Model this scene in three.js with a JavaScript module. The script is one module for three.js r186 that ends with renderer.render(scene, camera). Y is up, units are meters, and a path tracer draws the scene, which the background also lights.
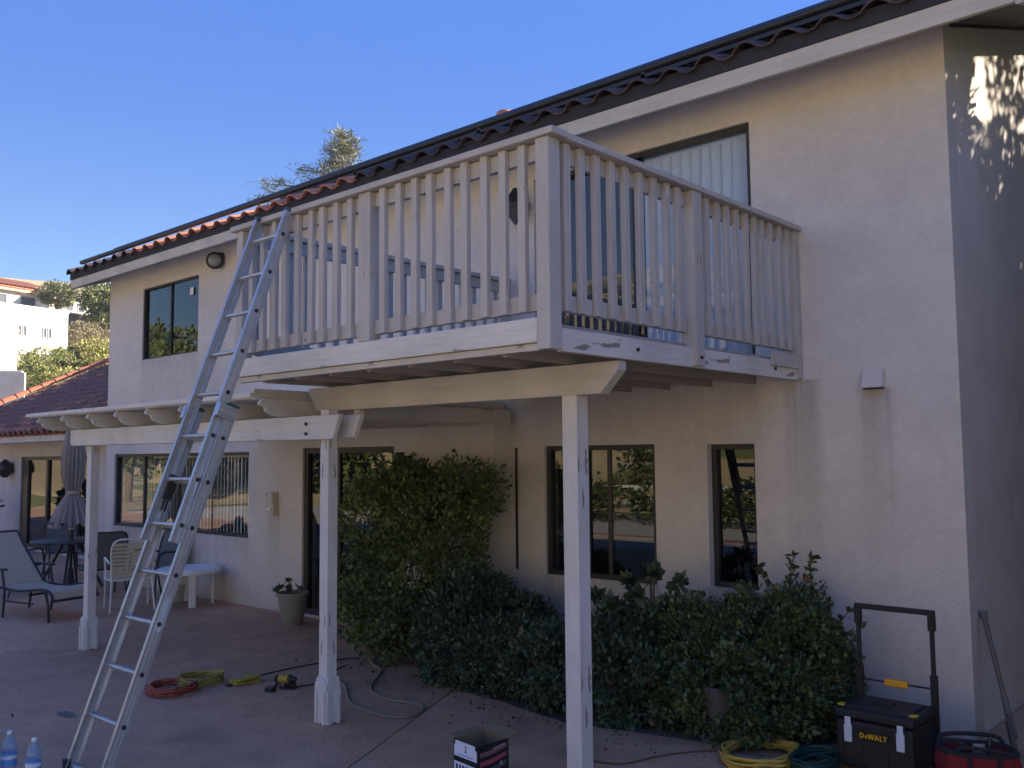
import * as THREE from 'three';
import { RoundedBoxGeometry } from 'three/addons/geometries/RoundedBoxGeometry.js';
import { mergeGeometries } from 'three/addons/utils/BufferGeometryUtils.js';

// ------------------------------------------------------------------ camera, sky, sun, exposure
const scene = new THREE.Scene();
const W = 1024, H = 768;
const camera = new THREE.PerspectiveCamera(2 * Math.atan(384 / 922) * 180 / Math.PI, W / H, 0.1, 3000);
camera.position.set(0, 1.95, 0);
{
  const f = new THREE.Vector3(-0.66873277, 0.0776029, -0.73944187), r = new THREE.Vector3(0.74115937, -0.00932237, -0.6712644), u = new THREE.Vector3(0.05898541, 0.99694076, 0.05128194);
  camera.quaternion.setFromRotationMatrix(new THREE.Matrix4().makeBasis(r, u, f.clone().negate()));
}
const SUN = new THREE.Vector3(0.5, 0.42, -0.8).normalize();
const clamp = (x, a = 0, b = 1) => Math.min(b, Math.max(a, x));
const lerp = (a, b, t) => a + (b - a) * t;
{
  const w = 512, h = 256, d = new Float32Array(w * h * 4), v = new THREE.Vector3();
  for (let j = 0; j < h; j++) for (let i = 0; i < w; i++) {
    const el = ((j + 0.5) / h - 0.5) * Math.PI, az = ((i + 0.5) / w - 0.5) * 2 * Math.PI;
    v.set(Math.cos(el) * Math.cos(az), Math.sin(el), Math.cos(el) * Math.sin(az));
    const t = Math.pow(1 - clamp(Math.sin(Math.max(el, 0))), 7);
    const glow = 1 + 0.9 * Math.exp(-v.angleTo(SUN) / 0.5);
    const b = Math.exp(-Math.max(el, 0) / 0.075), c = [lerp(0.031, 0.262, t) + 0.115 * b, lerp(0.079, 0.44, t) + 0.08 * b, lerp(0.253, 0.49, t) + 0.055 * b];
    const o = (j * w + i) * 4;
    for (let k = 0; k < 3; k++) d[o + k] = el < 0 ? 0.22 * c[k] : 0.9 * c[k] * glow;
    d[o + 3] = 1;
  }
  const sky = new THREE.DataTexture(d, w, h, THREE.RGBAFormat, THREE.FloatType);
  sky.mapping = THREE.EquirectangularReflectionMapping;
  sky.magFilter = THREE.LinearFilter; sky.minFilter = THREE.LinearFilter; sky.colorSpace = THREE.LinearSRGBColorSpace; sky.needsUpdate = true;
  scene.background = sky; scene.environment = sky;
  scene.backgroundIntensity = 1; scene.environmentIntensity = 1;
}
const sun = new THREE.DirectionalLight(new THREE.Color(1, 0.86, 0.66), 5.0);
sun.position.copy(SUN).multiplyScalar(90); sun.castShadow = true;
Object.assign(sun.shadow.camera, { left: -60, right: 60, top: 60, bottom: -60, near: 1, far: 250 });
sun.shadow.mapSize.set(4096, 4096);
scene.add(sun, sun.target);
scene.fog = new THREE.FogExp2(new THREE.Color(0.62, 0.78, 1), 0.0004);
const renderer = new THREE.WebGLRenderer({ antialias: true });
renderer.setSize(W, H);
renderer.toneMapping = THREE.LinearToneMapping; renderer.toneMappingExposure = 3.45;
renderer.shadowMap.enabled = true;

// ------------------------------------------------------------------ helpers
function rng(seed) { let a = seed >>> 0; return () => { a = (a + 0x6D2B79F5) | 0; let t = Math.imul(a ^ (a >>> 15), 1 | a); t = (t + Math.imul(t ^ (t >>> 7), 61 | t)) ^ t; return ((t ^ (t >>> 14)) >>> 0) / 4294967296; }; }
const R = rng(77);
const taken = {};
function numbered(n) { const k = taken[n] = (taken[n] ?? -1) + 1; return k ? `${n}_${String(k).padStart(3, '0')}` : n; }
function thing(name, label, category, [x, y, z] = [0, 0, 0], turn = 0, group) {
  const o = new THREE.Group(); o.name = numbered(name); o.position.set(x, y, z); o.rotation.y = turn;
  o.userData = { label, category }; if (group) o.userData.group = group; scene.add(o); return o;
}
function part(parent, name, geos, mat, label) {
  const g = Array.isArray(geos) ? (geos.length > 1 ? merge(geos) : geos[0]) : geos;
  const m = new THREE.Mesh(g, mat); m.name = name; m.castShadow = m.receiveShadow = true;
  if (label) m.userData.label = label; if (parent) parent.add(m); return m;
}
function sub(parent, name, label) { const g = new THREE.Group(); g.name = name; if (label) g.userData.label = label; parent.add(g); return g; }
function struct(name, geos, mat) { const m = part(scene, numbered(name), geos, mat); m.userData.kind = 'structure'; return m; }
function clean(g) {
  g = g.index ? g.toNonIndexed() : g;
  for (const k of Object.keys(g.attributes)) if (!['position', 'normal', 'uv', 'color'].includes(k)) g.deleteAttribute(k);
  if (!g.attributes.uv) g.setAttribute('uv', new THREE.Float32BufferAttribute(new Float32Array(g.attributes.position.count * 2), 2));
  g.morphAttributes = {}; return g;
}
function merge(list) { return mergeGeometries(list.map(clean), false); }
// uv in metres on the face's own plane, u along the longest axis of the piece
function uvm(g, keepOrder = false) {
  g = clean(g); g.computeBoundingBox();
  const s = g.boundingBox.getSize(new THREE.Vector3()), p = g.attributes.position, n = g.attributes.normal, uv = g.attributes.uv;
  const size = [s.x, s.y, s.z], long = keepOrder ? -1 : size.indexOf(Math.max(...size)), du = R() * 7, dv = R() * 7;
  for (let i = 0; i < p.count; i += 3) {
    let nx = 0, ny = 0, nz = 0;
    for (let k = 0; k < 3; k++) { nx += n.getX(i + k); ny += n.getY(i + k); nz += n.getZ(i + k); }
    const a = [Math.abs(nx), Math.abs(ny), Math.abs(nz)], m = a.indexOf(Math.max(...a));
    let ax = [0, 1, 2].filter((q) => q !== m); if (m === 0) ax = [2, 1];
    if (ax[1] === long) ax.reverse();
    for (let k = 0; k < 3; k++) { const q = [p.getX(i + k), p.getY(i + k), p.getZ(i + k)]; uv.setXY(i + k, q[ax[0]] + du, q[ax[1]] + dv); }
  }
  return g;
}
const tr = (g, x, y, z) => g.translate(x, y, z);
function board(x0, x1, y0, y1, z0, z1, c = 0.004) {
  const w = Math.abs(x1 - x0), h = Math.abs(y1 - y0), d = Math.abs(z1 - z0), r = Math.min(c, w / 3, h / 3, d / 3);
  const g = r > 0.0005 ? new RoundedBoxGeometry(w, h, d, 1, r) : new THREE.BoxGeometry(w, h, d);
  return uvm(tr(g, (x0 + x1) / 2, (y0 + y1) / 2, (z0 + z1) / 2));
}
const plain = (x0, x1, y0, y1, z0, z1) => board(x0, x1, y0, y1, z0, z1, 0);
// prism from a polygon drawn in two axes, pushed along the third
function prism(pts, axis, a0, a1, holes = [], bevel = 0) {
  const sh = new THREE.Shape(pts.map((q) => new THREE.Vector2(q[0], q[1])));
  for (const h of holes) sh.holes.push(new THREE.Path(h.map((q) => new THREE.Vector2(q[0], q[1]))));
  const g = new THREE.ExtrudeGeometry(sh, { depth: a1 - a0 - 2 * bevel, bevelEnabled: bevel > 0, bevelSize: bevel, bevelOffset: -bevel, bevelThickness: bevel, bevelSegments: 1, curveSegments: 8 });
  g.translate(0, 0, a0 + bevel);
  if (axis === 'x') { g.rotateY(Math.PI / 2); }            // drawn in (-z, y)
  if (axis === 'y') { g.rotateX(-Math.PI / 2); }           // drawn in (x, -z)
  return uvm(g);
}
const rect = (x0, x1, y0, y1) => [[x0, y0], [x0, y1], [x1, y1], [x1, y0]];
const V = (x, y, z) => new THREE.Vector3(x, y, z);
function rod(a, b, r0, r1 = r0, n = 8, caps = true) {
  const d = b.clone().sub(a), L = d.length(), g = new THREE.CylinderGeometry(r1, r0, L, n, 1, !caps);
  g.translate(0, L / 2, 0); g.applyQuaternion(new THREE.Quaternion().setFromUnitVectors(V(0, 1, 0), d.normalize())); g.translate(a.x, a.y, a.z); return clean(g);
}
function tube(pts, r, seg = 60, n = 6, closed = false) { return clean(new THREE.TubeGeometry(new THREE.CatmullRomCurve3(pts.map((p) => (p.isVector3 ? p : V(...p))), closed), seg, r, n, closed)); }
function lathe(pts, n = 20) { return clean(new THREE.LatheGeometry(pts.map((p) => new THREE.Vector2(p[0], p[1])), n)); }
function bar(a, b, w, t) { // square bar between two points
  const d = b.clone().sub(a), L = d.length(), g = new RoundedBoxGeometry(w, L, t, 1, Math.min(w, t) * 0.2);
  g.translate(0, L / 2, 0); g.applyQuaternion(new THREE.Quaternion().setFromUnitVectors(V(0, 1, 0), d.normalize())); return clean(g.translate(a.x, a.y, a.z));
}
// ------------------------------------------------------------------ textures
function noise2(seed, period) {
  const r = rng(seed), g = Float32Array.from({ length: period * period }, () => r());
  return (x, y) => {
    const xi = Math.floor(x), yi = Math.floor(y); let fx = x - xi, fy = y - yi; fx = fx * fx * (3 - 2 * fx); fy = fy * fy * (3 - 2 * fy);
    const m = (q) => ((q % period) + period) % period, a = m(xi), b = m(xi + 1), c = m(yi) * period, d = m(yi + 1) * period;
    return lerp(lerp(g[a + c], g[b + c], fx), lerp(g[a + d], g[b + d], fx), fy);
  };
}
const nz = {};
function fbm(u, v, base, oct, seed) { // u,v in 0..1, tiles
  let s = 0, a = 0.5, t = 0;
  for (let o = 0; o < oct; o++) { const p = base << o, k = seed + ':' + p; nz[k] ??= noise2(seed * 131 + p, p); s += a * nz[k](u * p, v * p); t += a; a *= 0.55; }
  return s / t;
}
function texture(n, fn, srgb, metres) {
  const d = new Uint8Array(n * n * 4);
  for (let j = 0; j < n; j++) for (let i = 0; i < n; i++) {
    const c = fn((i + 0.5) / n, (j + 0.5) / n), o = (j * n + i) * 4;
    for (let k = 0; k < 3; k++) { const x = clamp(Array.isArray(c) ? c[k] : c); d[o + k] = 255 * (srgb ? (x <= 0.0031308 ? 12.92 * x : 1.055 * Math.pow(x, 1 / 2.4) - 0.055) : x); }
    d[o + 3] = 255;
  }
  const t = new THREE.DataTexture(d, n, n); t.wrapS = t.wrapT = THREE.RepeatWrapping; t.magFilter = THREE.LinearFilter; t.minFilter = THREE.LinearMipmapLinearFilter; t.generateMipmaps = true;
  if (srgb) t.colorSpace = THREE.SRGBColorSpace;
  t.repeat.set(1 / metres, 1 / metres); t.needsUpdate = true; return t;
}
const std = (r, g, b, rough = 0.8, more = {}) => { const m = new THREE.MeshStandardMaterial({ roughness: rough, ...more }); m.color.setRGB(r, g, b); return m; };
const M = {};
{ // stucco: troweled, blotchy, hairline stains
  const map = texture(1024, (u, v) => {
    const a = fbm(u, v, 3, 5, 1), b = fbm(u, v, 14, 3, 2), st = fbm(u, v * 0.0 + 0.3, 40, 2, 3) * fbm(u, v, 4, 3, 4);
    const k = 0.86 + 0.2 * (a - 0.5) + 0.12 * (b - 0.5) - 0.16 * Math.max(0, st - 0.3) - (fbm(u, v, 9, 4, 5) > 0.68 ? 0.05 : 0);
    return [0.72 * k, 0.675 * k + 0.01 * a, 0.635 * k + 0.02 * b];
  }, true, 3.7);
  const bump = texture(512, (u, v) => 0.5 * fbm(u, v, 48, 3, 6) + 0.5 * fbm(u, v, 9, 3, 7), false, 0.9);
  M.stucco = std(1, 1, 1, 0.95, { map, bumpMap: bump, bumpScale: 0.006 });
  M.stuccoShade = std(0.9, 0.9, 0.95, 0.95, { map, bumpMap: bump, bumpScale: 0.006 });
}
function fbmA(u, v, base, oct, seed, ay) { let q = 0, a = 0.5, t = 0; for (let o = 0; o < oct; o++) { const p = base << o, k = seed + ':' + p; nz[k] ??= noise2(seed * 131 + p, p); q += a * nz[k](u * p, v * p * ay); t += a; a *= 0.55; } return q / t; }
function facadeTexture(w, h, x0, x1, y0, y1, sills) {
  const d = new Uint8Array(w * h * 4), crack = new Float32Array(w * h), r = rng(907), mx = (x1 - x0) / w, my = (y1 - y0) / h;
  for (const [cx, cy, ang, len] of [[-3.53, 2.05, 0.9, 0.35], [-12.35, 3.5, -0.9, 0.4], [-10.9, 0.88, -1.0, 0.35]]) {
    let x = cx, y = cy, a = ang; for (let k = 0; k < len / 0.004; k++) { a += (r() - 0.5) * 0.35; a += (ang - a) * 0.02; x += Math.cos(a) * 0.004; y += Math.sin(a) * 0.004; const i = Math.floor((x - x0) / mx), j = Math.floor((y - y0) / my); if (i >= 0 && j >= 0 && i < w && j < h) crack[j * w + i] = 0.35 + 0.4 * r(); }
  }
  for (let j = 0; j < h; j++) for (let i = 0; i < w; i++) {
    const x = x0 + (i + 0.5) * mx, y = y0 + (j + 0.5) * my, U = ((x + 40) / 5.3) % 1, Vv = ((y + 10) / 5.3) % 1;
    const big = fbm(U, Vv, 3, 5, 1) - 0.5, mid = fbm(U, Vv, 20, 3, 2) - 0.5, smear = fbmA(U, Vv, 4, 3, 6, 3) - 0.5, fine = fbm(U, Vv, 120, 2, 8) - 0.5;
    let k = 0.87 + 0.2 * big + 0.12 * mid + 0.2 * smear * Math.max(0, smear) * 2 + 0.09 * fine, warm = 0;
    const st = fbmA(Vv * 0.2, U, 2, 3, 5, 22);
    for (const [a, b, s, amp, L] of sills) if (y < s && x > a - 0.06 && x < b + 0.06) { const f = Math.exp(-(s - y) / L) * amp * clamp((st - 0.38) * 4) * clamp((x - a + 0.06) / 0.06) * clamp((b + 0.06 - x) / 0.06); k *= 1 - f; warm += f; }
    const base = Math.exp(-Math.max(0, y) / (0.10 + 0.22 * (fbm(U, 0.4, 12, 3, 9)))); k *= 1 - 0.26 * base; warm += 0.25 * base;
    k *= 1 - crack[j * w + i] * 0.28;
    const c = [0.735 * k, (0.69 - 0.02 * warm) * k, (0.645 - 0.07 * warm) * k], o = (j * w + i) * 4;
    for (let q = 0; q < 3; q++) d[o + q] = 255 * (1.055 * Math.pow(clamp(c[q]), 1 / 2.4) - 0.055);
    d[o + 3] = 255;
  }
  const t = new THREE.DataTexture(d, w, h); t.colorSpace = THREE.SRGBColorSpace; t.magFilter = THREE.LinearFilter; t.minFilter = THREE.LinearMipmapLinearFilter; t.generateMipmaps = true; t.needsUpdate = true; return t;
}
function paintTex(seed, col, worn) { // u runs along the grain
  return texture(640, (u, v) => {
    const grain = fbmA(u, v, 3, 4, seed, 9) - 0.5, fine = fbmA(u, v, 8, 3, seed + 3, 12) - 0.5, d = fbm(u, v, 4, 4, seed + 4) - 0.5, crack = fbmA(u, v, 6, 4, seed + 9, 6) * 0.75 + fbm(u, v, 3, 2, seed + 11) * 0.25;
    const k = 0.93 + 0.16 * grain + 0.1 * fine + 0.26 * d, c = clamp((crack - worn) / 0.02);
    return [lerp(col[0] * k, 0.27, c), lerp(col[1] * k, 0.235, c), lerp(col[2] * k, 0.2, c)];
  }, true, 1.3);
}
const woodBump = texture(512, (u, v) => 0.6 * fbm(u * 0.2, v, 60, 2, 31) + 0.4 * fbm(u, v, 8, 3, 32), false, 1.1);
M.rail = std(1, 1, 1, 0.75, { map: paintTex(11, [0.50, 0.475, 0.44], 0.70), bumpMap: woodBump, bumpScale: 0.004 });
M.white = std(1, 1, 1, 0.7, { map: paintTex(12, [0.72, 0.70, 0.665], 0.71), bumpMap: woodBump, bumpScale: 0.004 });
M.rim = std(1, 1, 1, 0.75, { map: paintTex(13, [0.68, 0.66, 0.61], 0.672), bumpMap: woodBump, bumpScale: 0.006 });
M.cream = std(1, 1, 1, 0.8, { map: paintTex(14, [0.60, 0.565, 0.505], 0.76), bumpMap: woodBump, bumpScale: 0.004 });
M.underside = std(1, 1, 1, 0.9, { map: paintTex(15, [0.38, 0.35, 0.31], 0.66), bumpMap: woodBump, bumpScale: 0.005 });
{
  const map = texture(1024, (u, v) => {
    const a = fbm(u, v, 3, 5, 41), b = fbm(u, v, 30, 3, 42), s = fbm(u, v, 5, 4, 43);
    let k = 0.82 + 0.5 * (a - 0.5) + 0.3 * (b - 0.5); if (s > 0.62) k *= 1 - 1.3 * (s - 0.62); if (s < 0.36) k *= 1 + 0.9 * (0.36 - s);
    return [0.58 * k, 0.33 * k, 0.205 * k];
  }, true, 5.3);
  M.concrete = std(1, 1, 1, 0.85, { map, bumpMap: texture(512, (u, v) => fbm(u, v, 24, 4, 44), false, 0.7), bumpScale: 0.006 });
}
M.earth = std(1, 1, 1, 0.95, { map: texture(512, (u, v) => { const k = 0.6 + 0.8 * fbm(u, v, 8, 5, 51); return [0.13 * k, 0.10 * k, 0.075 * k]; }, true, 2.1) });
M.hillside = std(1, 1, 1, 0.95, { map: texture(1024, (u, v) => { const a = fbm(u, v, 5, 5, 52), g = fbm(u, v, 9, 4, 53), k = 0.5 + a; return g > 0.55 ? [0.14 * k, 0.15 * k, 0.06 * k] : [0.42 * k, 0.33 * k, 0.19 * k]; }, true, 26) });
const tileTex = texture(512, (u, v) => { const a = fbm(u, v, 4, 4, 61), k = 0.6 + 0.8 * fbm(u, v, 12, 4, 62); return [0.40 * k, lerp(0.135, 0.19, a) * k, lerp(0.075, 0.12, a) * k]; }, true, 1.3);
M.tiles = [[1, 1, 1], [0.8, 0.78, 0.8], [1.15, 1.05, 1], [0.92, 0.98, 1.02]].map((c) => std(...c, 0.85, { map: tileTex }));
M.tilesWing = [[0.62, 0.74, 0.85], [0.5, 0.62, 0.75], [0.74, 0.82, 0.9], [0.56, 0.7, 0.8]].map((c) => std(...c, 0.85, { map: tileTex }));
M.tilesSun = [[1.35, 1.3, 1.25], [1.2, 1.2, 1.2], [1.5, 1.4, 1.3]].map((c) => std(...c, 0.85, { map: tileTex }));  // paler copy with sunlight put into the tile colour
M.tilesShade = [[0.17, 0.29, 0.5], [0.14, 0.24, 0.42], [0.21, 0.33, 0.52]].map((c) => std(...c, 0.8, { map: tileTex }));  // darker, bluer copy with shade put into the tile colour
M.eave = std(0.028, 0.027, 0.036, 0.8);
M.black = std(0.018, 0.02, 0.026, 0.45);
M.bronze = std(0.045, 0.042, 0.04, 0.45, { metalness: 0.3 });
M.dark = std(0.03, 0.03, 0.033, 0.6);
M.interior = std(0.16, 0.14, 0.12, 0.9);
M.curtain = std(0.20, 0.205, 0.18, 0.9);
M.blind = std(0.64, 0.70, 0.78, 0.5);
M.blindDark = std(0.78, 0.76, 0.70, 0.7);
M.felt = std(0.05, 0.05, 0.055, 0.95);
const glass = (r, g, b, ior) => { const m = new THREE.MeshPhysicalMaterial({ transmission: 1, thickness: 0, roughness: 0.0, ior }); m.color.setRGB(r, g, b); return m; };
M.glass = glass(0.62, 0.66, 0.64, 1.5);
M.glassClear = glass(0.96, 0.98, 0.99, 1.45);
{
  const map = texture(512, (u, v) => { const k = 0.82 + 0.36 * (fbm(0.4, v, 48, 3, 71) - 0.5) + 0.3 * (fbm(u, v, 6, 4, 72) - 0.5); return [0.70 * k, 0.72 * k, 0.74 * k]; }, true, 0.6);
  M.alu = std(1, 1, 1, 0.42, { map, metalness: 0.75, roughnessMap: texture(512, (u, v) => 0.85 + 0.25 * (fbm(u, v, 8, 4, 73) - 0.3), false, 0.5) });
}
M.chainWhite = std(0.72, 0.72, 0.70, 0.5);
M.strap = std(0.50, 0.46, 0.36, 0.6);
M.sling = std(0.46, 0.36, 0.27, 0.85);
M.slingDark = std(0.13, 0.135, 0.12, 0.85);
M.umbrella = std(0.32, 0.285, 0.25, 0.9);
M.plastic = std(0.75, 0.77, 0.78, 0.4);
M.lampGlass = std(0.25, 0.27, 0.28, 0.2);

// ------------------------------------------------------------------ foliage
function foliage(rnd, n, sample, { len = 0.05, wid = 0.025, cols, spread = 0.9 }) {
  const pos = new Float32Array(n * 18), nor = new Float32Array(n * 18), col = new Float32Array(n * 18), a = V(0, 0, 0), side = V(0, 0, 0), up = V(0, 0, 0), nn = V(0, 0, 0);
  for (let i = 0; i < n; i++) {
    const s = sample(rnd);
    a.set(s[3] + spread * (rnd() - 0.5) * 2, s[4] + spread * (rnd() - 0.5) * 2 + 0.25, s[5] + spread * (rnd() - 0.5) * 2).normalize();
    nn.set(rnd() - 0.5, rnd() * 0.9 + 0.1, rnd() - 0.5).addScaledVector(V(s[3], s[4], s[5]), 0.6);
    side.crossVectors(a, nn).normalize(); up.crossVectors(side, a).normalize();
    const z = 0.45 + 1.1 * rnd(), L = len * z * (0.8 + 0.4 * rnd()), w = wid * z * (0.75 + 0.5 * rnd()), q = s[6] === undefined ? rnd() : clamp(0.6 * s[6] + 0.4 * rnd(), 0, 0.999), dead = rnd() < 0.012, c = dead ? [0.16, 0.10, 0.05] : cols[Math.floor(q * cols.length)], k = 0.65 + 0.7 * rnd();
    const P = [[0, 0, 0], [0.5, 1, 0.12], [1, 0, 0], [0, 0, 0], [1, 0, 0], [0.5, -1, 0.12]];
    for (let v = 0; v < 6; v++) {
      const o = i * 18 + v * 3, [t, b, h] = P[v];
      pos[o] = s[0] + a.x * t * L + side.x * b * w + up.x * h * w; pos[o + 1] = s[1] + a.y * t * L + side.y * b * w + up.y * h * w; pos[o + 2] = s[2] + a.z * t * L + side.z * b * w + up.z * h * w;
      nor[o] = up.x; nor[o + 1] = up.y; nor[o + 2] = up.z; col[o] = c[0] * k; col[o + 1] = c[1] * k; col[o + 2] = c[2] * k;
    }
  }
  const g = new THREE.BufferGeometry();
  g.setAttribute('position', new THREE.BufferAttribute(pos, 3)); g.setAttribute('normal', new THREE.BufferAttribute(nor, 3)); g.setAttribute('color', new THREE.BufferAttribute(col, 3));
  g.setAttribute('uv', new THREE.BufferAttribute(new Float32Array(n * 12), 2)); return g;
}
M.leaf = new THREE.MeshStandardMaterial({ vertexColors: true, roughness: 0.55, side: THREE.DoubleSide });
M.leafMatt = new THREE.MeshStandardMaterial({ vertexColors: true, roughness: 0.9, side: THREE.DoubleSide });
M.bark = std(1, 1, 1, 0.95, { map: texture(256, (u, v) => { const k = 0.5 + fbm(u, v, 10, 4, 81); return [0.14 * k, 0.105 * k, 0.08 * k]; }, true, 0.7) });
const unit = (rnd) => { const y = rnd() * 2 - 1, t = rnd() * 6.2832, q = Math.sqrt(1 - y * y); return [q * Math.cos(t), y, q * Math.sin(t)]; };
// points near the skin of a union of ellipsoids, gathered in clumps
function clumps(rnd, ells, nClump, size, minY = 0.02) {
  const list = [], wt = ells.map((e) => Math.pow(e[3] * e[4] * e[5], 0.66)), tot = wt.reduce((x, y) => x + y, 0);
  while (list.length < nClump) {
    let q = rnd() * tot, e = 0; while (q > wt[e] && e < ells.length - 1) q -= wt[e++];
    const E = ells[e], d = unit(rnd), k = 0.62 + 0.42 * Math.sqrt(rnd());
    const p = [E[0] + d[0] * E[3] * k, E[1] + d[1] * E[4] * k, E[2] + d[2] * E[5] * k];
    if (p[1] > minY) list.push([...p, ...d, 0.6 + 0.8 * rnd(), rnd()]);
  }
  return (rn) => {
    const c = list[Math.floor(rn() * list.length)], s = size * c[6], d = unit(rn), k = Math.cbrt(rn());
    return [c[0] + d[0] * s * k, Math.max(minY, c[1] + d[1] * s * k * 0.8), c[2] + d[2] * s * k, c[3] * 0.6 + d[0] * 0.6, c[4] * 0.6 + d[1] * 0.6 + 0.1, c[5] * 0.6 + d[2] * 0.6, c[7]];
  };
}
function shrub(name, label, category, ells, { seed, leaves = 9000, nClump = 160, size = 0.16, len = 0.05, wid = 0.016, cols, mat = M.leaf, group, base, stems = 6, minY = 0.02 }) {
  const rnd = rng(seed), b = base ?? [ells[0][0], 0, ells[0][2]], loc = ells.map((e) => [e[0] - b[0], e[1] - b[1], e[2] - b[2], e[3], e[4], e[5]]);
  const t = thing(name, label, category, b, 0, group);
  part(t, 'foliage', foliage(rnd, leaves, clumps(rnd, loc, nClump, size, minY), { len, wid, cols }), mat);
  const st = [];
  for (let i = 0; i < stems; i++) { const e = loc[i % loc.length], d = unit(rnd); st.push(rod(V(d[0] * 0.08, -0.05, d[2] * 0.08), V(e[0] + d[0] * e[3] * 0.6, e[1] + e[4] * (0.2 + 0.5 * rnd()), e[2] + d[2] * e[5] * 0.6), 0.018 * (1 + e[4]), 0.006, 5)); }
  part(t, 'stem', st, M.bark);
  return t;
}
function tree(name, label, [x, y, z], { h, r, trunkR = 0.2, crown, seed, leaves = 6000, nClump = 120, size = 0.9, len = 0.3, wid = 0.12, cols, mat = M.leafMatt, group, limbs = 7 }) {
  const rnd = rng(seed), t = thing(name, label, 'tree', [x, y, z], 0, group), tk = [];
  const top = V((rnd() - 0.5) * 0.4 * r, h * 0.8, (rnd() - 0.5) * 0.4 * r);
  tk.push(rod(V(0, -0.3, 0), V(top.x * 0.4, h * 0.4, top.z * 0.4), trunkR, trunkR * 0.7, 9), rod(V(top.x * 0.4, h * 0.4, top.z * 0.4), top, trunkR * 0.7, trunkR * 0.2, 8));
  for (let i = 0; i < limbs; i++) { const e = crown[i % crown.length], d = unit(rnd), s = h * (0.25 + 0.45 * rnd()); tk.push(rod(V(top.x * s / h, s, top.z * s / h), V(e[0] + d[0] * e[3] * 0.7, Math.max(s * 0.9, e[1] + d[1] * e[4] * 0.6), e[2] + d[2] * e[5] * 0.7), trunkR * 0.4, trunkR * 0.1, 6)); }
  part(t, 'trunk', tk, M.bark);
  part(t, 'crown', foliage(rnd, leaves, clumps(rnd, crown, nClump, size, 0.3), { len, wid, cols }), mat);
  return t;
}
const GREEN = [[0.045, 0.075, 0.022], [0.06, 0.09, 0.025], [0.035, 0.06, 0.02], [0.085, 0.11, 0.03]];
const OLIVE = [[0.20, 0.185, 0.105], [0.26, 0.235, 0.14], [0.32, 0.275, 0.17]];
const LIME = [[0.24, 0.27, 0.09], [0.32, 0.32, 0.11], [0.38, 0.34, 0.13]];
const BLUEG = [[0.034, 0.06, 0.032], [0.046, 0.078, 0.04], [0.06, 0.098, 0.045], [0.085, 0.125, 0.05]];

// ------------------------------------------------------------------ ground, terrain
function hill(x, z) { // height of the land
  const s = -(x * 0.843 + z * 0.335), q = Math.max(0, s - 36);
  let y = q * 0.3 * clamp(q / 12);
  y = Math.min(y, 24 + q * 0.02);
  const b = Math.max(0, z - 11); y = Math.max(y, Math.min(20, b * 0.42 * clamp(b / 5)));
  const w = Math.sin(x * 0.11 + 1.3) * Math.cos(z * 0.13) + 0.5 * Math.sin(x * 0.31 + z * 0.27);
  return y + w * 0.35 * clamp(y / 4) - 0.06;
}
{
  const xs = [], zs = [], N = 150, span = (i) => { const t = (i / N) * 2 - 1; return Math.sign(t) * Math.pow(Math.abs(t), 2.2) * 900; };
  for (let i = 0; i <= N; i++) { xs.push(-40 + span(i)); zs.push(span(i)); }
  const p = [], idx = [], uv = [];
  for (let j = 0; j <= N; j++) for (let i = 0; i <= N; i++) { p.push(xs[i], hill(xs[i], zs[j]), zs[j]); uv.push(xs[i], -zs[j]); }
  for (let j = 0; j < N; j++) for (let i = 0; i < N; i++) { const a = j * (N + 1) + i; idx.push(a, a + N + 1, a + 1, a + 1, a + N + 1, a + N + 2); }
  const g = new THREE.BufferGeometry(); g.setAttribute('position', new THREE.Float32BufferAttribute(p, 3)); g.setAttribute('uv', new THREE.Float32BufferAttribute(uv, 2)); g.setIndex(idx); g.computeVertexNormals();
  const m = new THREE.Mesh(g, M.hillside); m.name = 'terrain'; m.receiveShadow = m.castShadow = true; m.userData.kind = 'structure'; scene.add(m);
}
{ // patio: slabs with open joints
  const o = new THREE.Group(); o.name = 'patio'; o.userData.kind = 'structure'; scene.add(o);
  // joint runs from A towards B, slabs drawn in (x, -z)
  const A = [-5.72, 5.60], dir = [0.96 / 1.79, -1.51 / 1.79], far = (k) => [A[0] + dir[0] * k, A[1] + dir[1] * k];
  const J = far(7.2), nx = -dir[1] * 0.006, ny = dir[0] * 0.006;
  const left = [[-40, 7.6], [-40, -2.2], [J[0] + nx * -1, -2.2], [A[0] - nx, A[1] - ny], [A[0] - nx - 0.9, 6.1], [A[0] - nx - 2.1, 6.1], [A[0] - nx - 2.1, 6.84], [-15.0, 6.84], [-15.2, 8.1], [-40, 8.1]];
  const L = [[-40, -2.2], [J[0] - nx, -2.2], [A[0] - nx, A[1] - ny], [-6.9, 6.15], [-7.9, 6.25], [-7.95, 6.84], [-15.2, 6.84], [-15.2, 8.1], [-40, 8.1]];
  const Rr = [[J[0] + nx, -2.2], [6, -2.2], [6, 10], [-1.98, 10], [-1.98, 6.84], [-2.55, 6.84], [-2.62, 6.2], [-3.4, 5.62], [-4.4, 5.38], [A[0] + nx, A[1] + ny]];
  void left;
  part(o, 'concrete_slab', prism(L, 'y', -0.1, 0, [], 0.004), M.concrete);
  part(o, 'concrete_slab', prism(Rr, 'y', -0.1, 0, [], 0.004), M.concrete);
  struct('bounce_cut_soil', plain(-1.2, 7, -0.1, 0.004, -24, -6.2), M.earth);  // dark soil added out of view to cut light bounced onto the end wall
  struct('planting_bed', plain(-8, -2.4, -0.12, -0.012, -6.84, -5.3), M.earth);
}

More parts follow.
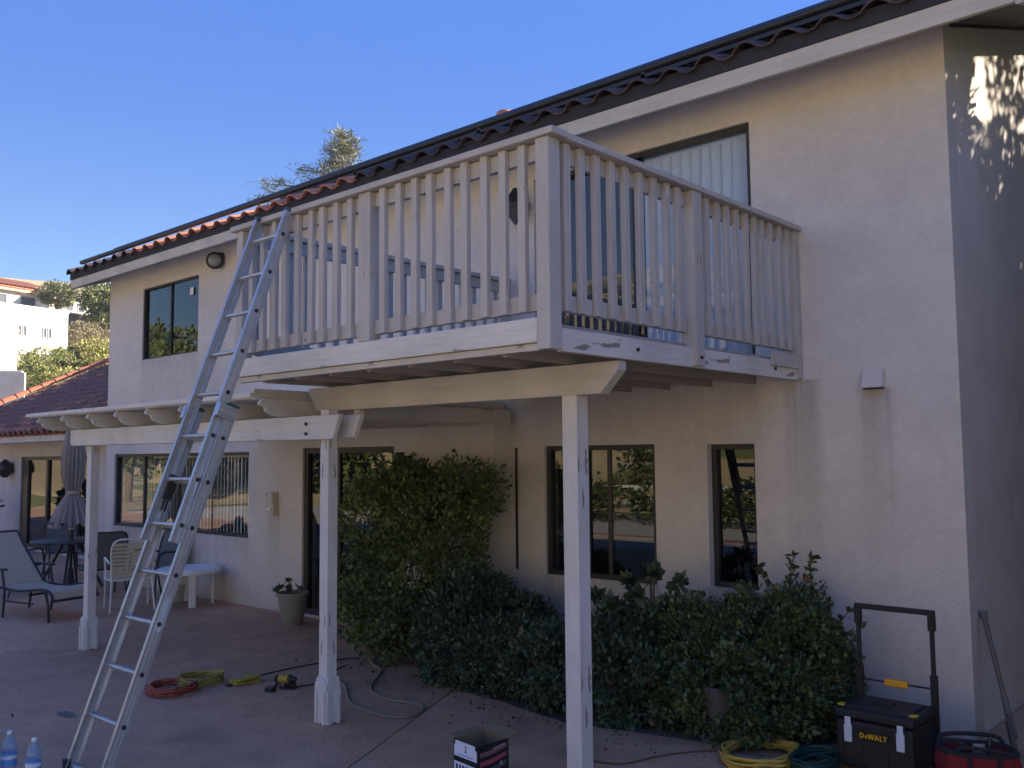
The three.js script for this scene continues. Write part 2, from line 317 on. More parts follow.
// ------------------------------------------------------------------ the house
const ZF = -6.84, XL = -15.25, XR = -1.985, ZB = -17.5, ZR = -12.17, PITCH = 0.333;
const house = thing('house', 'two-storey beige stucco house with dark tiled eave and bronze windows', 'house', [0, 0, 0]);
const EY = 4.98; // top of the roof deck at the eave line z=-6.38
const roofY = (z) => EY + (Math.min(-6.38 - z, z + 18) ) * PITCH;
const openings = { ll: [-14.95, -10.96, 0.885, 2.035], door: [-9.74, -7.99, 0.03, 2.07], wide: [-5.77, -4.51, 0.82, 2.04], small: [-3.99, -3.555, 0.85, 2.03], ul: [-14.08, -12.36, 3.51, 4.645], ud: [-5.87, -3.52, 2.68, 4.69] };
{
  const front = prism([[XL, -0.1], [XL, 5.06], [XR, 5.06], [XR, -0.1]], 'z', ZF - 0.2, ZF, Object.values(openings).map((o) => rect(...o)));
  { const p = front.attributes.position, uv = front.attributes.uv; for (let i = 0; i < p.count; i++) uv.setXY(i, (p.getX(i) - XL) / (XR - XL), (p.getY(i) + 0.1) / 5.16); }
  const bump = M.stucco.bumpMap.clone(); bump.repeat.set((XR - XL) / 0.9, 5.16 / 0.9); bump.needsUpdate = true;
  M.facade = std(1, 1, 1, 0.95, { map: facadeTexture(2048, 800, XL, XR, -0.1, 5.06, [...Object.entries(openings).filter(([k]) => k !== 'door').map(([, o]) => [o[0], o[1], o[2], 0.22, 0.45]), [-3.25, -3.02, 2.52, 0.34, 0.8], [-6.4, -6.15, 2.5, 0.3, 0.7], [-2.66, -2.47, 2.42, 0.3, 0.6], [-10.46, -10.24, 1.22, 0.25, 0.5]]), bumpMap: bump, bumpScale: 0.006 });
  part(house, 'wall', front, M.facade, 'long front wall in shaded beige stucco');
  const gab = [[-ZF + 0.2, -0.1], [-ZB, -0.1], [-ZB, 5.0], [-ZR, 5.0 + (ZF - ZR) * PITCH + 0.0], [-ZF + 0.2, 5.06]];
  for (const [a, b, l] of [[XR - 0.2, XR, 'shaded end wall with dappled sunlight'], [XL, XL + 0.2, null]]) part(house, 'wall', prism(gab, 'x', a, b), M.stucco, l);
  part(house, 'wall', plain(XL + 0.2, XR - 0.2, -0.1, 5.0, ZB, ZB + 0.2), M.stucco);
  part(house, 'floor', plain(XL + 0.21, XR - 0.21, 2.35, 2.6, ZB + 0.21, ZF - 0.21), M.interior);
  part(house, 'floor', plain(XL + 0.21, XR - 0.21, -0.1, 0.0, ZB + 0.21, ZF - 0.21), M.interior);
  part(house, 'partition', plain(XL + 0.21, XR - 0.21, 0.0, 5.0, -9.9, -9.75), M.interior);
  for (const x of [-10.4, -6.0, -4.25]) part(house, 'partition', plain(x - 0.05, x + 0.05, 0.0, 2.34, -9.74, ZF - 0.21), M.interior);
  part(house, 'wall_panel', board(-6.12, -4.21, 0, 2.45, ZF + 0.002, ZF + 0.02, 0.004).clone(), M.stucco).visible = true;
}
house.children[house.children.length - 1].removeFromParent();
function windowAt(key, { mull = [], label, blinds, mat = M.glass, blindMat = M.blindDark, recess = 0.03, mw = 0.022, bdist = 0.13, kind = 'window', pitch = 0.089, slat = 0.08, back, ft = 0.045 }) {
  const [x0, x1, y0, y1] = openings[key], w = sub(house, kind, label), z = ZF - recess;
  const fr = [board(x0, x1, y1 - ft, y1, z - 0.07, z, 0.003), board(x0, x1, y0, y0 + ft, z - 0.07, z, 0.003), board(x0, x0 + ft, y0 + ft, y1 - ft, z - 0.07, z, 0.003), board(x1 - ft, x1, y0 + ft, y1 - ft, z - 0.07, z, 0.003)];
  part(w, 'frame', fr, M.bronze);
  const xs = [x0 + ft, ...mull, x1 - ft];
  for (const m of mull) part(w, 'mullion', board(m - mw, m + mw, y0 + ft, y1 - ft, z - 0.065, z - 0.006, 0.003), M.bronze);
  for (let i = 0; i + 1 < xs.length; i++) part(w, 'pane', plain(xs[i] + (i ? mw : 0), xs[i + 1] - (i + 2 < xs.length ? mw : 0), y0 + ft, y1 - ft, z - 0.045 + 0.012 * i, z - 0.04 + 0.012 * i), mat);
  if (blinds) for (const [a, b, turn] of blinds) {
    const s = [], r = rng(x0 * 100 + 7), bd_ = bdist;
    for (let x = a; x < b; x += pitch) { const g = new THREE.BoxGeometry(slat, y1 - y0 - 0.1, 0.002); g.rotateY(turn + (r() - 0.5) * 0.12); s.push(uvm(tr(g, x + pitch / 2, (y0 + y1) / 2 - 0.02, z - bd_))); }
    s.push(plain(a, b, y1 - 0.07, y1 - 0.02, z - 0.19, z - 0.13));
    part(w, 'blinds', s, blindMat);
  }
  if (back) for (const [a, b, m] of back) part(w, 'curtain', plain(a, b, y0 + 0.02, y1 - 0.03, z - 0.16, z - 0.14), m);
  return w;
}
windowAt('ul', { ft: 0.026, recess: 0.015, mw: 0.014, mull: [-13.22], label: 'upper left window reflecting sky and trees', mat: M.glass });
windowAt('ll', { mull: [-14.0, -12.95, -11.95], blinds: [[-13.95, -11.0, -0.42]], label: 'long lower window with vertical blinds', mat: M.glassClear, bdist: 0.085, back: [[-14.9, -14.03, M.curtain]] });
part(house, 'thin_strip', board(-6.15, -6.118, 0.84, 2.03, ZF + 0.001, ZF + 0.008, 0.002), M.bronze, 'dark vertical strip for the shaded wall step left of the wide lower window');  // flat dark strip in place of a shaded step in the wall
windowAt('wide', { mull: [-5.28, -5.03], label: 'two-pane lower window beside the right post' });
windowAt('small', { label: 'narrow lower window above the leafy shrub', recess: 0.07 });
windowAt('ud', { kind: 'sliding_door', mull: [-4.70], label: 'balcony sliding door with pale vertical blinds in its right pane', blinds: [[-4.66, -3.57, 0.62]], blindMat: M.blind, mat: M.glassClear, back: [[-5.83, -4.74, M.felt]], pitch: 0.1, slat: 0.09 });
windowAt('door', { kind: 'sliding_door', mull: [-9.05], label: 'dark sliding patio door behind the middle post', ft: 0.07 });
{ // little paper sticker left on the new upper window
  const w = house.children.find((c) => c.name === 'window'); part(w, 'sticker', plain(-12.66, -12.56, 4.38, 4.49, ZF - 0.028, ZF - 0.0275), std(0.8, 0.8, 0.8));
}
// sills, eave, fascia, soffit
part(house, 'fascia', [board(-15.72, -10.9, 4.81, 4.95, -6.42, -6.38), board(-10.897, -5.2, 4.815, 4.952, -6.42, -6.38), board(-5.197, -1.42, 4.812, 4.95, -6.42, -6.38)], M.cream);
for (const x of [-1.42, -15.76]) part(house, 'barge_board', prism([[6.42, 4.81], [6.42, 4.95], [12.17, 4.95 + 5.75 * PITCH], [12.17, 4.81 + 5.75 * PITCH]], 'x', x, x + 0.04), M.cream);
part(house, 'soffit', prism([[6.425, 4.90], [6.425, 4.915], [12.17, 4.915 + 5.745 * PITCH], [12.17, 4.90 + 5.745 * PITCH]], 'x', -15.71, XR - 0.001), M.cream); part(house, 'soffit', prism([[6.425, 4.90], [6.425, 4.915], [12.17, 4.915 + 5.745 * PITCH], [12.17, 4.90 + 5.745 * PITCH]], 'x', XR, -1.425), std(0.05, 0.045, 0.04, 0.9), 'soffit over the end wall with shade put into its colour');  // end-wall part is coloured dark to stand for shade
part(house, 'soffit', prism([[17.95, 4.90], [17.95, 4.915], [12.18, 4.915 + 5.745 * PITCH], [12.18, 4.90 + 5.745 * PITCH]], 'x', -15.71, -1.425), M.cream);
for (const x of [-15.2, -14.0, -12.8, -11.6, -10.4, -9.2, -8.0, -6.8, -5.6, -4.4, -3.2, -2.02]) void x;
part(house, 'roof_edge', plain(-15.74, -1.40, 4.953, 5.075, -6.44, -6.372), M.eave, 'dark drip edge under the tiles');
// S-profile tile: roll and pan, uv in metres
function tileGeo(pitch, L, h, t = 0.014) {
  const top = [], n = 10;
  for (let i = 0; i <= n; i++) { const u = i / n; const y = u < 0.62 ? h * Math.sin(Math.PI * u / 0.62) : -0.25 * h * Math.sin(Math.PI * (u - 0.62) / 0.38); top.push([u * pitch * 1.04, y]); }
  const pts = [...top, ...top.slice().reverse().map(([x, y]) => [x, y - t])];
  const sh = new THREE.Shape(pts.map((q) => new THREE.Vector2(...q)));
  const g = new THREE.ExtrudeGeometry(sh, { depth: L, bevelEnabled: false }); // along +z
  return uvm(g);
}
{
  const roof = sub(house, 'roof');
  part(roof, 'roof_deck', [prism([[6.38, 4.95], [6.38, 4.98], [12.17, 4.98 + 5.79 * PITCH], [12.17, 4.95 + 5.79 * PITCH]], 'x', -15.74, -1.40), prism([[17.98, 4.95], [17.98, 4.98], [12.17, 4.98 + 5.81 * PITCH], [12.17, 4.95 + 5.81 * PITCH]], 'x', -15.74, -1.40)], M.dark);
  const P = 0.335, LT = 0.46, th = Math.atan(PITCH), variants = [tileGeo(P, LT, 0.062), tileGeo(P, LT, 0.058), tileGeo(P, LT, 0.066)], r = rng(5), rest = [];
  const row = (k) => { for (let i = 0; i < 43; i++) {
    const x = -15.78 + i * P, g = variants[Math.floor(r() * 3)], d = 0.38 * k - 0.03, sag = (r() - 0.5) * 0.012;
    const mt = new THREE.Matrix4().makeRotationX(th).setPosition(x, 5.055 + (k ? 0.03 : 0) + d * Math.sin(th) + 0.018 + sag, -6.38 - d * Math.cos(th) - (LT - 0.03) * Math.cos(th));
    mt.elements[13] += (LT - 0.03) * Math.sin(th);
    if (k < 3) { const m = part(roof, 'roof_tile', g, x > -8.3 || x < -13.6 ? M.tilesShade[Math.floor(r() * 3)] : M.tilesSun[Math.floor(r() * 3)]); m.applyMatrix4(mt); }
    else rest.push(g.clone().applyMatrix4(mt));
  } };
  for (let k = 0; k < 16; k++) row(k);
  const m = part(roof, 'roof_tile_courses', rest, M.tiles[0]); m.userData.kind = 'stuff';
  const cap = []; for (let x = -15.7; x < -1.5; x += 0.4) { const g = new THREE.CylinderGeometry(0.13, 0.15, 0.44, 10, 1, false, 0, Math.PI); g.rotateZ(Math.PI / 2); g.rotateX(0); cap.push(uvm(tr(g, x + 0.2, 4.98 + 5.79 * PITCH + 0.08, -12.17))); }
  part(roof, 'ridge_tile', cap, M.tiles[2]);
}
{ // roof heating panels: black sheets raised on the tiles with a header pipe on the eave side
  const t = thing('solar_panel', 'long black pool-heating panels with header pipe along the roof edge', 'solar panel', [-8.4, 5.3, -6.6]);
  const sheet = (x0, x1, z0, z1, lift) => prism([[-z0, lift], [-z0, lift + 0.035], [-z1, lift + 0.035 + (z0 - z1) * PITCH], [-z1, lift + (z0 - z1) * PITCH]], 'x', x0, x1);
  for (let i = 0; i < 5; i++) part(t, 'panel', sheet(-1.5 + i * 1.62, 0.119 + i * 1.62, 0.02, -3.2, -0.075), M.black);
  for (let i = 0; i < 3; i++) part(t, 'panel', sheet(-6.3 + i * 1.55, -4.77 + i * 1.55, -2.0, -4.6, 0.55), M.black);
  part(t, 'header_pipe', [rod(V(-7.45, 0.005, 0), V(7.0, 0.01, 0), 0.036, 0.036, 10), rod(V(-6.32, 0.062, -0.06), V(7.0, 0.066, -0.06), 0.025, 0.025, 8)], M.black);
  part(t, 'bracket', Array.from({ length: 7 }, (_, i) => plain(-6.0 + i * 2, -5.96 + i * 2, -0.22, 0.0, -0.02, 0.02)), M.black);
}
{ // small red vent cap behind the panels
  const t = thing('roof_vent', 'small terracotta vent cap sticking up above the black roof edge', 'vent', [-7.30, 5.44, -8.0]);
  part(t, 'pipe', rod(V(0, -0.1, 0), V(0, 0.5, 0), 0.06, 0.06, 12), M.tiles[1]); part(t, 'cap', lathe([[0, 0.66], [0.1, 0.64], [0.12, 0.6], [0.12, 0.5], [0.05, 0.49]], 14), M.tiles[2]);
}

// ------------------------------------------------------------------ wing at the far left
{
  const w = thing('house_wing', 'single-storey wing with red tiled roof at the far left', 'house', [-21, 0, -8.1]);
  const m = 0.47, X0 = -28.0 + 21, X1 = XL + 21 - 0.005, eY = 2.49, zE = 0.6, zR = -4.4; // local: wall at z=0, eave at +0.6
  const doorO = [-1.4, 2.6, 0.03, 2.03];
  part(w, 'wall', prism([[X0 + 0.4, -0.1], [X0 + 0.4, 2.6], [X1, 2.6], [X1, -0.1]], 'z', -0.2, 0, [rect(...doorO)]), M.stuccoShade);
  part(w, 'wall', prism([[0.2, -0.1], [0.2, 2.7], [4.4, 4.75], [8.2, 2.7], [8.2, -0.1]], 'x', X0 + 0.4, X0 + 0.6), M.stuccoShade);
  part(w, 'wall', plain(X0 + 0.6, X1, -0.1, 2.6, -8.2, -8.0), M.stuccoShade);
  part(w, 'partition', plain(X0 + 0.62, X1, 0, 2.6, -2.6, -2.5), M.interior);
  part(w, 'fascia', board(X0, X1, 2.33, 2.46, zE - 0.04, zE), M.cream);
  part(w, 'soffit', plain(X0, X1, 2.36, 2.375, 0.002, zE - 0.042), M.cream);
  const d = sub(w, 'sliding_door', 'dark sliding door behind the closed umbrella');
  part(d, 'frame', [board(-1.4, 2.6, 1.95, 2.03, -0.1, -0.03), board(-1.4, 2.6, 0.03, 0.1, -0.1, -0.03), board(-1.4, -1.05, 0.1, 1.95, -0.1, -0.03), board(2.52, 2.6, 0.1, 1.95, -0.1, -0.03), board(-0.05, 0.06, 0.1, 1.95, -0.1, -0.03), board(1.24, 1.35, 0.1, 1.95, -0.1, -0.03)], M.bronze);
  for (const [a, b] of [[-1.05, -0.05], [0.06, 1.24], [1.35, 2.52]]) part(d, 'pane', plain(a, b, 0.1, 1.95, -0.075, -0.07), M.glass);
  part(d, 'sill', board(-1.45, 2.65, -0.02, 0.028, -0.1, 0.12), M.cream);
  const roof = sub(w, 'roof'), th = Math.atan(m);
  part(roof, 'roof_deck', [prism([[-zE, 2.45], [-zE, 2.48], [-zR, 2.48 + 5 * m], [-zR, 2.45 + 5 * m]], 'x', X0, X1), prism([[9.4, 2.45], [9.4, 2.48], [-zR, 2.48 + 5 * m], [-zR, 2.45 + 5 * m]], 'x', X0, X1)], M.tiles[1]);
  const P = 0.30, LT = 0.44, r = rng(9), vs = [tileGeo(P, LT, 0.085, 0.02), tileGeo(P, LT, 0.075, 0.02)], rest = [];
  let made = 0;
  for (let k = 0; k < 15; k++) for (let i = 0; i < 39; i++) {
    const x = X1 - P * (i + 1), dd = 0.375 * k - 0.05, g = vs[Math.floor(r() * 2)];
    const mt = new THREE.Matrix4().makeRotationX(th - 0.08).setPosition(x, 2.525 + (dd + LT - 0.03) * Math.sin(th) + (r() - 0.5) * 0.016, zE - (dd + LT - 0.03) * Math.cos(th));
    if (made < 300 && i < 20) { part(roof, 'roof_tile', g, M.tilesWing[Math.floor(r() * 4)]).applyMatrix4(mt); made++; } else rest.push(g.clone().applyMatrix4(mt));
  }
  part(roof, 'roof_tile_courses', rest, M.tilesWing[0]).userData.kind = 'stuff';
  const rk = []; // barrel tiles along the gable edge
  for (let k = 0; k < 14; k++) { const g = new THREE.CylinderGeometry(0.12, 0.14, 0.44, 10, 1, false, -Math.PI / 2, Math.PI); g.rotateX(-Math.PI / 2 + th); const dd = 0.385 * k + 0.2; rk.push(uvm(tr(g, X0 + 0.08, 2.57 + dd * Math.sin(th), zE - dd * Math.cos(th)))); }
  rk.forEach((g) => part(roof, 'edge_tile', g, M.tiles[2]));
  const rc = []; for (let x = X0; x < X1 - 0.2; x += 0.4) { const g = new THREE.CylinderGeometry(0.13, 0.15, 0.44, 10, 1, false, 0, Math.PI); g.rotateZ(Math.PI / 2); rc.push(uvm(tr(g, x + 0.2, 2.55 + 5 * m, zR))); }
  part(roof, 'ridge_tile', rc, M.tiles[2]);
}

// ------------------------------------------------------------------ balcony
{
  const b = thing('balcony', 'grey painted timber balcony with baluster railing on a big beam and post', 'balcony', [-4.7, 0, -3.79]);
  const ox = 4.7, oz = 3.79; // world -> local
  const bd = (x0, x1, y0, y1, z0, z1, c) => board(x0 + ox, x1 + ox, y0, y1, z0 + oz, z1 + oz, c);
  const XA = -6.28, XB = -3.14, ZA = -3.79, ZW = ZF + 0.003;
  // frame under the deck
  const rimF = part(b, 'rim_board', bd(XA, XB - 0.092, 2.565, 2.70, ZA - 0.04, ZA + 0.012), M.rim, 'peeling front rim board');
  part(b, 'rim_board', bd(XB - 0.04, XB, 2.515, 2.645, ZW, ZA - 0.094), M.rim, 'cracked rim board on the right side');
  part(b, 'rim_board', bd(XA, XA + 0.04, 2.565, 2.70, ZW, ZA - 0.042), M.rim);
  void rimF;
  part(b, 'nailer', bd(XA + 0.02, XB - 0.05, 2.522, 2.563, ZA - 0.06, ZA - 0.012), M.cream);
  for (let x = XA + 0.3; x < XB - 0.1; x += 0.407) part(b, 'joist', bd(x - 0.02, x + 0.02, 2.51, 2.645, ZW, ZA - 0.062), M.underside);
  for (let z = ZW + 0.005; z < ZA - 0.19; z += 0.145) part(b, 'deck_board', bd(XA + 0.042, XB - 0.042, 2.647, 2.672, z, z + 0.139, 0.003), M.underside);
  // big beam with splayed ends, and its post
  part(b, 'beam', prism([[-6.22 + ox, 2.505], [-3.16 + ox, 2.505], [-3.16 + ox, 2.45], [-3.29 + ox, 2.315], [-6.11 + ox, 2.315], [-6.22 + ox, 2.47]], 'z', -4.51 + oz, -4.42 + oz, [], 0.004), M.cream, 'big beam with splayed ends under the deck');
  const post = (x, z, y0, y1, w = 0.09) => bd(x, x + w, y0, y1, z - w, z, 0.005);
  part(b, 'post', post(-3.585, -4.42, 0, 2.315, 0.115), M.white, 'right post standing in front of the shrubs');
  part(b, 'post', bd(-5.66, -5.60, 2.27, 2.315, -4.5, -4.44), M.white);
  // railing
  part(b, 'railing_post', bd(XB - 0.09, XB + 0.004, 2.522, 3.692, ZA - 0.09, ZA + 0.014, 0.005), M.rail, 'corner railing post');
  part(b, 'railing_post', bd(-4.785, -4.665, 2.703, 3.692, ZA - 0.09, ZA + 0.006, 0.005), M.rail);
  part(b, 'railing_post', bd(XA, XA + 0.09, 2.703, 3.692, ZA - 0.09, ZA + 0.006, 0.005), M.rail);
  part(b, 'railing_post', bd(XB - 0.09, XB + 0.03, 2.525, 3.69, -5.345, -5.235, 0.005), M.rail);
  part(b, 'railing_post', bd(XB - 0.06, XB + 0.02, 2.53, 3.69, ZW, ZW + 0.07, 0.005), M.rail);
  part(b, 'railing_post', bd(XA, XA + 0.09, 2.703, 3.69, ZW, ZW + 0.09, 0.005), M.rail);
  const capM = M.rail;
  part(b, 'handrail', bd(XA - 0.05, XB + 0.05, 3.694, 3.734, ZA - 0.11, ZA + 0.035, 0.005), capM);
  part(b, 'handrail', bd(XB - 0.10, XB + 0.045, 3.692, 3.73, ZW, ZA - 0.112, 0.005), M.rail);
  part(b, 'handrail', bd(XA - 0.045, XA + 0.10, 3.692, 3.73, ZW, ZA - 0.112, 0.005), M.rail);
  for (const [y0, y1] of [[3.59, 3.688], [2.745, 2.84]]) {
    for (const [x0, x1] of [[XA + 0.092, -4.787], [-4.663, XB - 0.092]]) part(b, 'rail', bd(x0, x1, y0, y1, ZA - 0.075, ZA - 0.037), M.rail);
    for (const [z0, z1] of [[ZW + 0.072, -5.347], [-5.233, ZA - 0.092]]) part(b, 'rail', bd(XB - 0.075, XB - 0.037, y0, y1, z0, z1), M.rail);
    part(b, 'rail', bd(XA + 0.035, XA + 0.073, y0, y1, ZW + 0.092, ZA - 0.092), M.rail);
  }
  const r = rng(3), geos = Array.from({ length: 12 }).map(() => board(-0.027, 0.027, 2.742, 3.690, -0.036, 0, 0.004));
  const bal = (x, z, turn) => { const m = part(b, 'baluster', geos[Math.floor(r() * 12)], M.rail); m.position.set(x + ox, (r() - 0.5) * 0.006, z + oz); m.rotation.set(0, turn + (r() - 0.5) * 0.03, (r() - 0.5) * 0.006); };
  for (const x of [-6.116, -5.966, -5.816, -5.666, -5.516, -5.364, -5.217, -5.069, -4.914, -4.568, -4.42, -4.267, -4.119, -3.961, -3.82, -3.671, -3.519, -3.368]) bal(x + 0.021, ZA, 0);
  for (const z of [-3.945, -4.092, -4.235, -4.39, -4.533, -4.685, -4.835, -4.973, -5.12, -5.466, -5.609, -5.76, -5.88, -6.03, -6.152, -6.271, -6.415, -6.56, -6.69]) bal(XB, z, Math.PI / 2);
  for (let k = 0; k < 19; k++) { const z = -3.97 - k * 0.15; bal(XA, z, -Math.PI / 2); }
  // ledger scraps at the wall end of the right side
  part(b, 'ledger', bd(-3.5, XB - 0.045, 2.52, 2.64, ZW, ZW + 0.04), M.white);
  part(b, 'rim_patch', bd(XB + 0.001, XB + 0.022, 2.60, 2.70, -6.76, -6.33), M.rail, 'short patch board at the wall end');
  part(b, 'bolt', [-5.29, -4.6, -6.4].map((z) => rod(V(XB + ox, 2.58, z + oz), V(XB + ox + 0.012 + (z === -5.29 ? 0.03 : 0), 2.58, z + oz), 0.012, 0.012, 8)), M.dark);
}

// ------------------------------------------------------------------ patio cover
{
  const c = thing('patio_cover', 'white timber patio cover with scalloped rafters on two posts', 'patio cover', [-8.2, 0, -4.2]);
  const ox = 8.2, oz = 4.2, bd = (x0, x1, y0, y1, z0, z1, q) => board(x0 + ox, x1 + ox, y0, y1, z0 + oz, z1 + oz, q);
  const beam = (z) => prism([[-10.13 + ox, 2.265], [-5.46 + ox, 2.265], [-5.545 + ox, 2.085], [-10.10 + ox, 2.10], [-10.13 + ox, 2.13]], 'z', z - 0.042 + oz, z + oz, [], 0.004);
  part(c, 'beam', beam(-4.15), M.white); part(c, 'beam', beam(-4.29).translate(0.07, 0, 0), M.white);
  part(c, 'bolt', [2.13, 2.205].map((y) => rod(V(-5.86 + ox, y, -4.15 + oz), V(-5.86 + ox, y, -4.135 + oz), 0.013, 0.013, 8)), M.dark);
  const raf = () => { // drawn in (-z, y): scalloped tail
    const pts = [[3.98, 2.408], [6.83, 2.408], [6.83, 2.268], [4.22, 2.268]]; // local later
    const tail = [[4.12, 2.272], [4.06, 2.285], [4.02, 2.31], [4.005, 2.345], [3.965, 2.352], [3.95, 2.37]];
    return prism([...pts, ...tail].map(([a, y]) => [a - oz, y]), 'x', -0.021, 0.021, [], 0.003);
  };
  const rg = raf();
  for (let i = 0; i < 8; i++) { const m = part(c, 'rafter', rg, M.white); m.position.x = -10.52 + 0.615 * i + ox; }
  part(c, 'roof_sheet', [bd(-10.75, -6.31, 2.411, 2.432, -6.835, -3.96, 0.003)], M.white);
  part(c, 'edge_board', bd(-10.77, -6.29, 2.42, 2.458, -3.956, -3.93, 0.004), M.white);
  part(c, 'edge_board', bd(-6.308, -6.285, 2.40, 2.49, -6.835, -3.958, 0.004), M.white);
  part(c, 'ledger', bd(-10.75, -6.2, 2.27, 2.405, -6.838, -6.80, 0.003).clone(), M.cream);
  const roofb = part(c, 'roof_sheet', bd(-6.284, -5.4, 2.455, 2.476, -6.835, -5.2, 0.003), M.underside); roofb.removeFromParent();
  const basePost = (x, z, yTop) => {
    const p = sub(c, 'post'); p.position.set(x + ox, 0, z + oz);
    part(p, 'shaft', board(-0.05, 0.05, 0.02, yTop, -0.0455, 0.0455, 0.005), M.white);
    // four clapped-on trim boards with pointed tops and a scalloped foot
    const trim = () => { const s = new THREE.Shape(); s.moveTo(-0.066, 0.28); s.lineTo(-0.042, 0.335); s.lineTo(0.042, 0.335); s.lineTo(0.066, 0.28); s.lineTo(0.066, 0.012); s.lineTo(0.035, 0.0); s.lineTo(0.012, 0.016); s.lineTo(-0.02, 0.0); s.lineTo(-0.05, 0.014); s.lineTo(-0.066, 0.004); s.closePath(); return uvm(new THREE.ExtrudeGeometry(s, { depth: 0.02, bevelEnabled: true, bevelSize: 0.002, bevelThickness: 0.002, bevelSegments: 1, bevelOffset: -0.002 })); };
    for (let k = 0; k < 4; k++) { const m = part(p, 'trim_board', trim().translate(0, 0, 0.0465), M.white); m.rotation.y = k * Math.PI / 2; }
    for (let k = 0; k < 8; k++) { const a = [-0.045, 0.045][k % 2], m = part(p, 'thin_strip', board(a - 0.013, a + 0.013, 0.005, 0.24, 0.0695, 0.078, 0.004), M.white); m.rotation.y = Math.floor(k / 2) * Math.PI / 2; }
    return p;
  };
  basePost(-5.70, -4.24, 2.31); basePost(-9.76, -4.24, 2.09);
}

// ------------------------------------------------------------------ fixtures on the walls
{
  let t = thing('junction_box', 'small cream box on the wall right of the long lower window', 'box', [-10.35, 1.37, ZF]);
  part(t, 'body', board(-0.09, 0.09, -0.14, 0.14, 0, 0.08, 0.008), M.cream); part(t, 'cover', board(-0.075, 0.075, 0.02, 0.12, 0.08, 0.09, 0.004), M.cream); part(t, 'switch', board(-0.06, 0.06, -0.09, -0.06, 0.08, 0.095, 0.003), M.chainWhite);
  t = thing('vent_hood', 'small square vent hood high on the right part of the wall', 'vent', [-2.565, 2.49, ZF]);
  part(t, 'hood', prism([[-0.0, -0.065], [-0.0, 0.07], [-0.05, 0.07], [-0.085, -0.065]], 'x', -0.075, 0.075, [], 0.003), M.stucco); part(t, 'flap', board(-0.068, 0.068, -0.075, -0.066, 0.01, 0.075, 0.002), M.dark);
  t = thing('flood_lamp', 'round outdoor lamp under the eave right of the upper left window', 'lamp', [-11.72, 4.74, ZF]);
  part(t, 'base', rod(V(0, 0.06, 0), V(0, 0.06, 0.04), 0.07, 0.07, 14), M.dark); part(t, 'arm', rod(V(0, 0.06, 0.03), V(0, 0.02, 0.08), 0.02, 0.02), M.dark);
  { const g = new THREE.SphereGeometry(0.092, 18, 14); g.scale(1, 1, 0.7); g.rotateY(0.9); part(t, 'globe', clean(tr(g, 0.02, 0.0, 0.13)), M.lampGlass); const ring = new THREE.TorusGeometry(0.098, 0.028, 10, 24); ring.rotateY(0.9); part(t, 'rim', clean(tr(ring, 0.0, 0.0, 0.115)), M.dark); const cup = new THREE.SphereGeometry(0.108, 18, 10, 0, Math.PI); cup.rotateY(0.9 + Math.PI); part(t, 'housing', clean(tr(cup, -0.01, 0, 0.11)), M.dark); }
  t = thing('diamond_lamp', 'diamond-shaped dark wall lamp left of the balcony sliding door', 'lamp', [-5.99, 4.43, ZF]);
  part(t, 'shade', clean(tr(new THREE.CylinderGeometry(0.02, 0.145, 0.17, 6, 1, true), 0, 0.085, 0.145)), M.bronze); part(t, 'glass', clean(tr(new THREE.CylinderGeometry(0.14, 0.01, 0.2, 6, 1, true), 0, -0.1, 0.145)), std(0.09, 0.09, 0.09, 0.25)); for (let k = 0; k < 6; k++) { const a = k * Math.PI / 3; part(t, 'rib', rod(V(0.145 * Math.sin(a), 0, 0.145 + 0.145 * Math.cos(a)), V(0, -0.2, 0.145), 0.006, 0.006, 5), M.bronze); }; part(t, 'bracket', board(-0.03, 0.03, -0.06, 0.06, 0, 0.05), M.bronze);
  t = thing('wall_sconce', 'dark tapered wall sconce between patio door and tall shrub', 'lamp', [-7.72, 1.88, ZF]);
  part(t, 'shade', lathe([[0.05, 0.12], [0.13, -0.16], [0.12, -0.16], [0.04, 0.11]], 14).translate(0, 0, 0.15), M.bronze); part(t, 'bracket', board(-0.04, 0.04, -0.05, 0.08, 0, 0.12), M.bronze);
  t = thing('wall_sconce', 'round dark lamp on the wing wall left of its sliding door', 'lamp', [-22.9, 1.78, -8.1]);
  part(t, 'shade', lathe([[0.02, 0.2], [0.16, 0.08], [0.18, -0.08], [0.05, -0.22]], 14).translate(0, 0, 0.16), M.bronze); part(t, 'bracket', board(-0.04, 0.04, -0.05, 0.08, 0, 0.1), M.bronze);
}

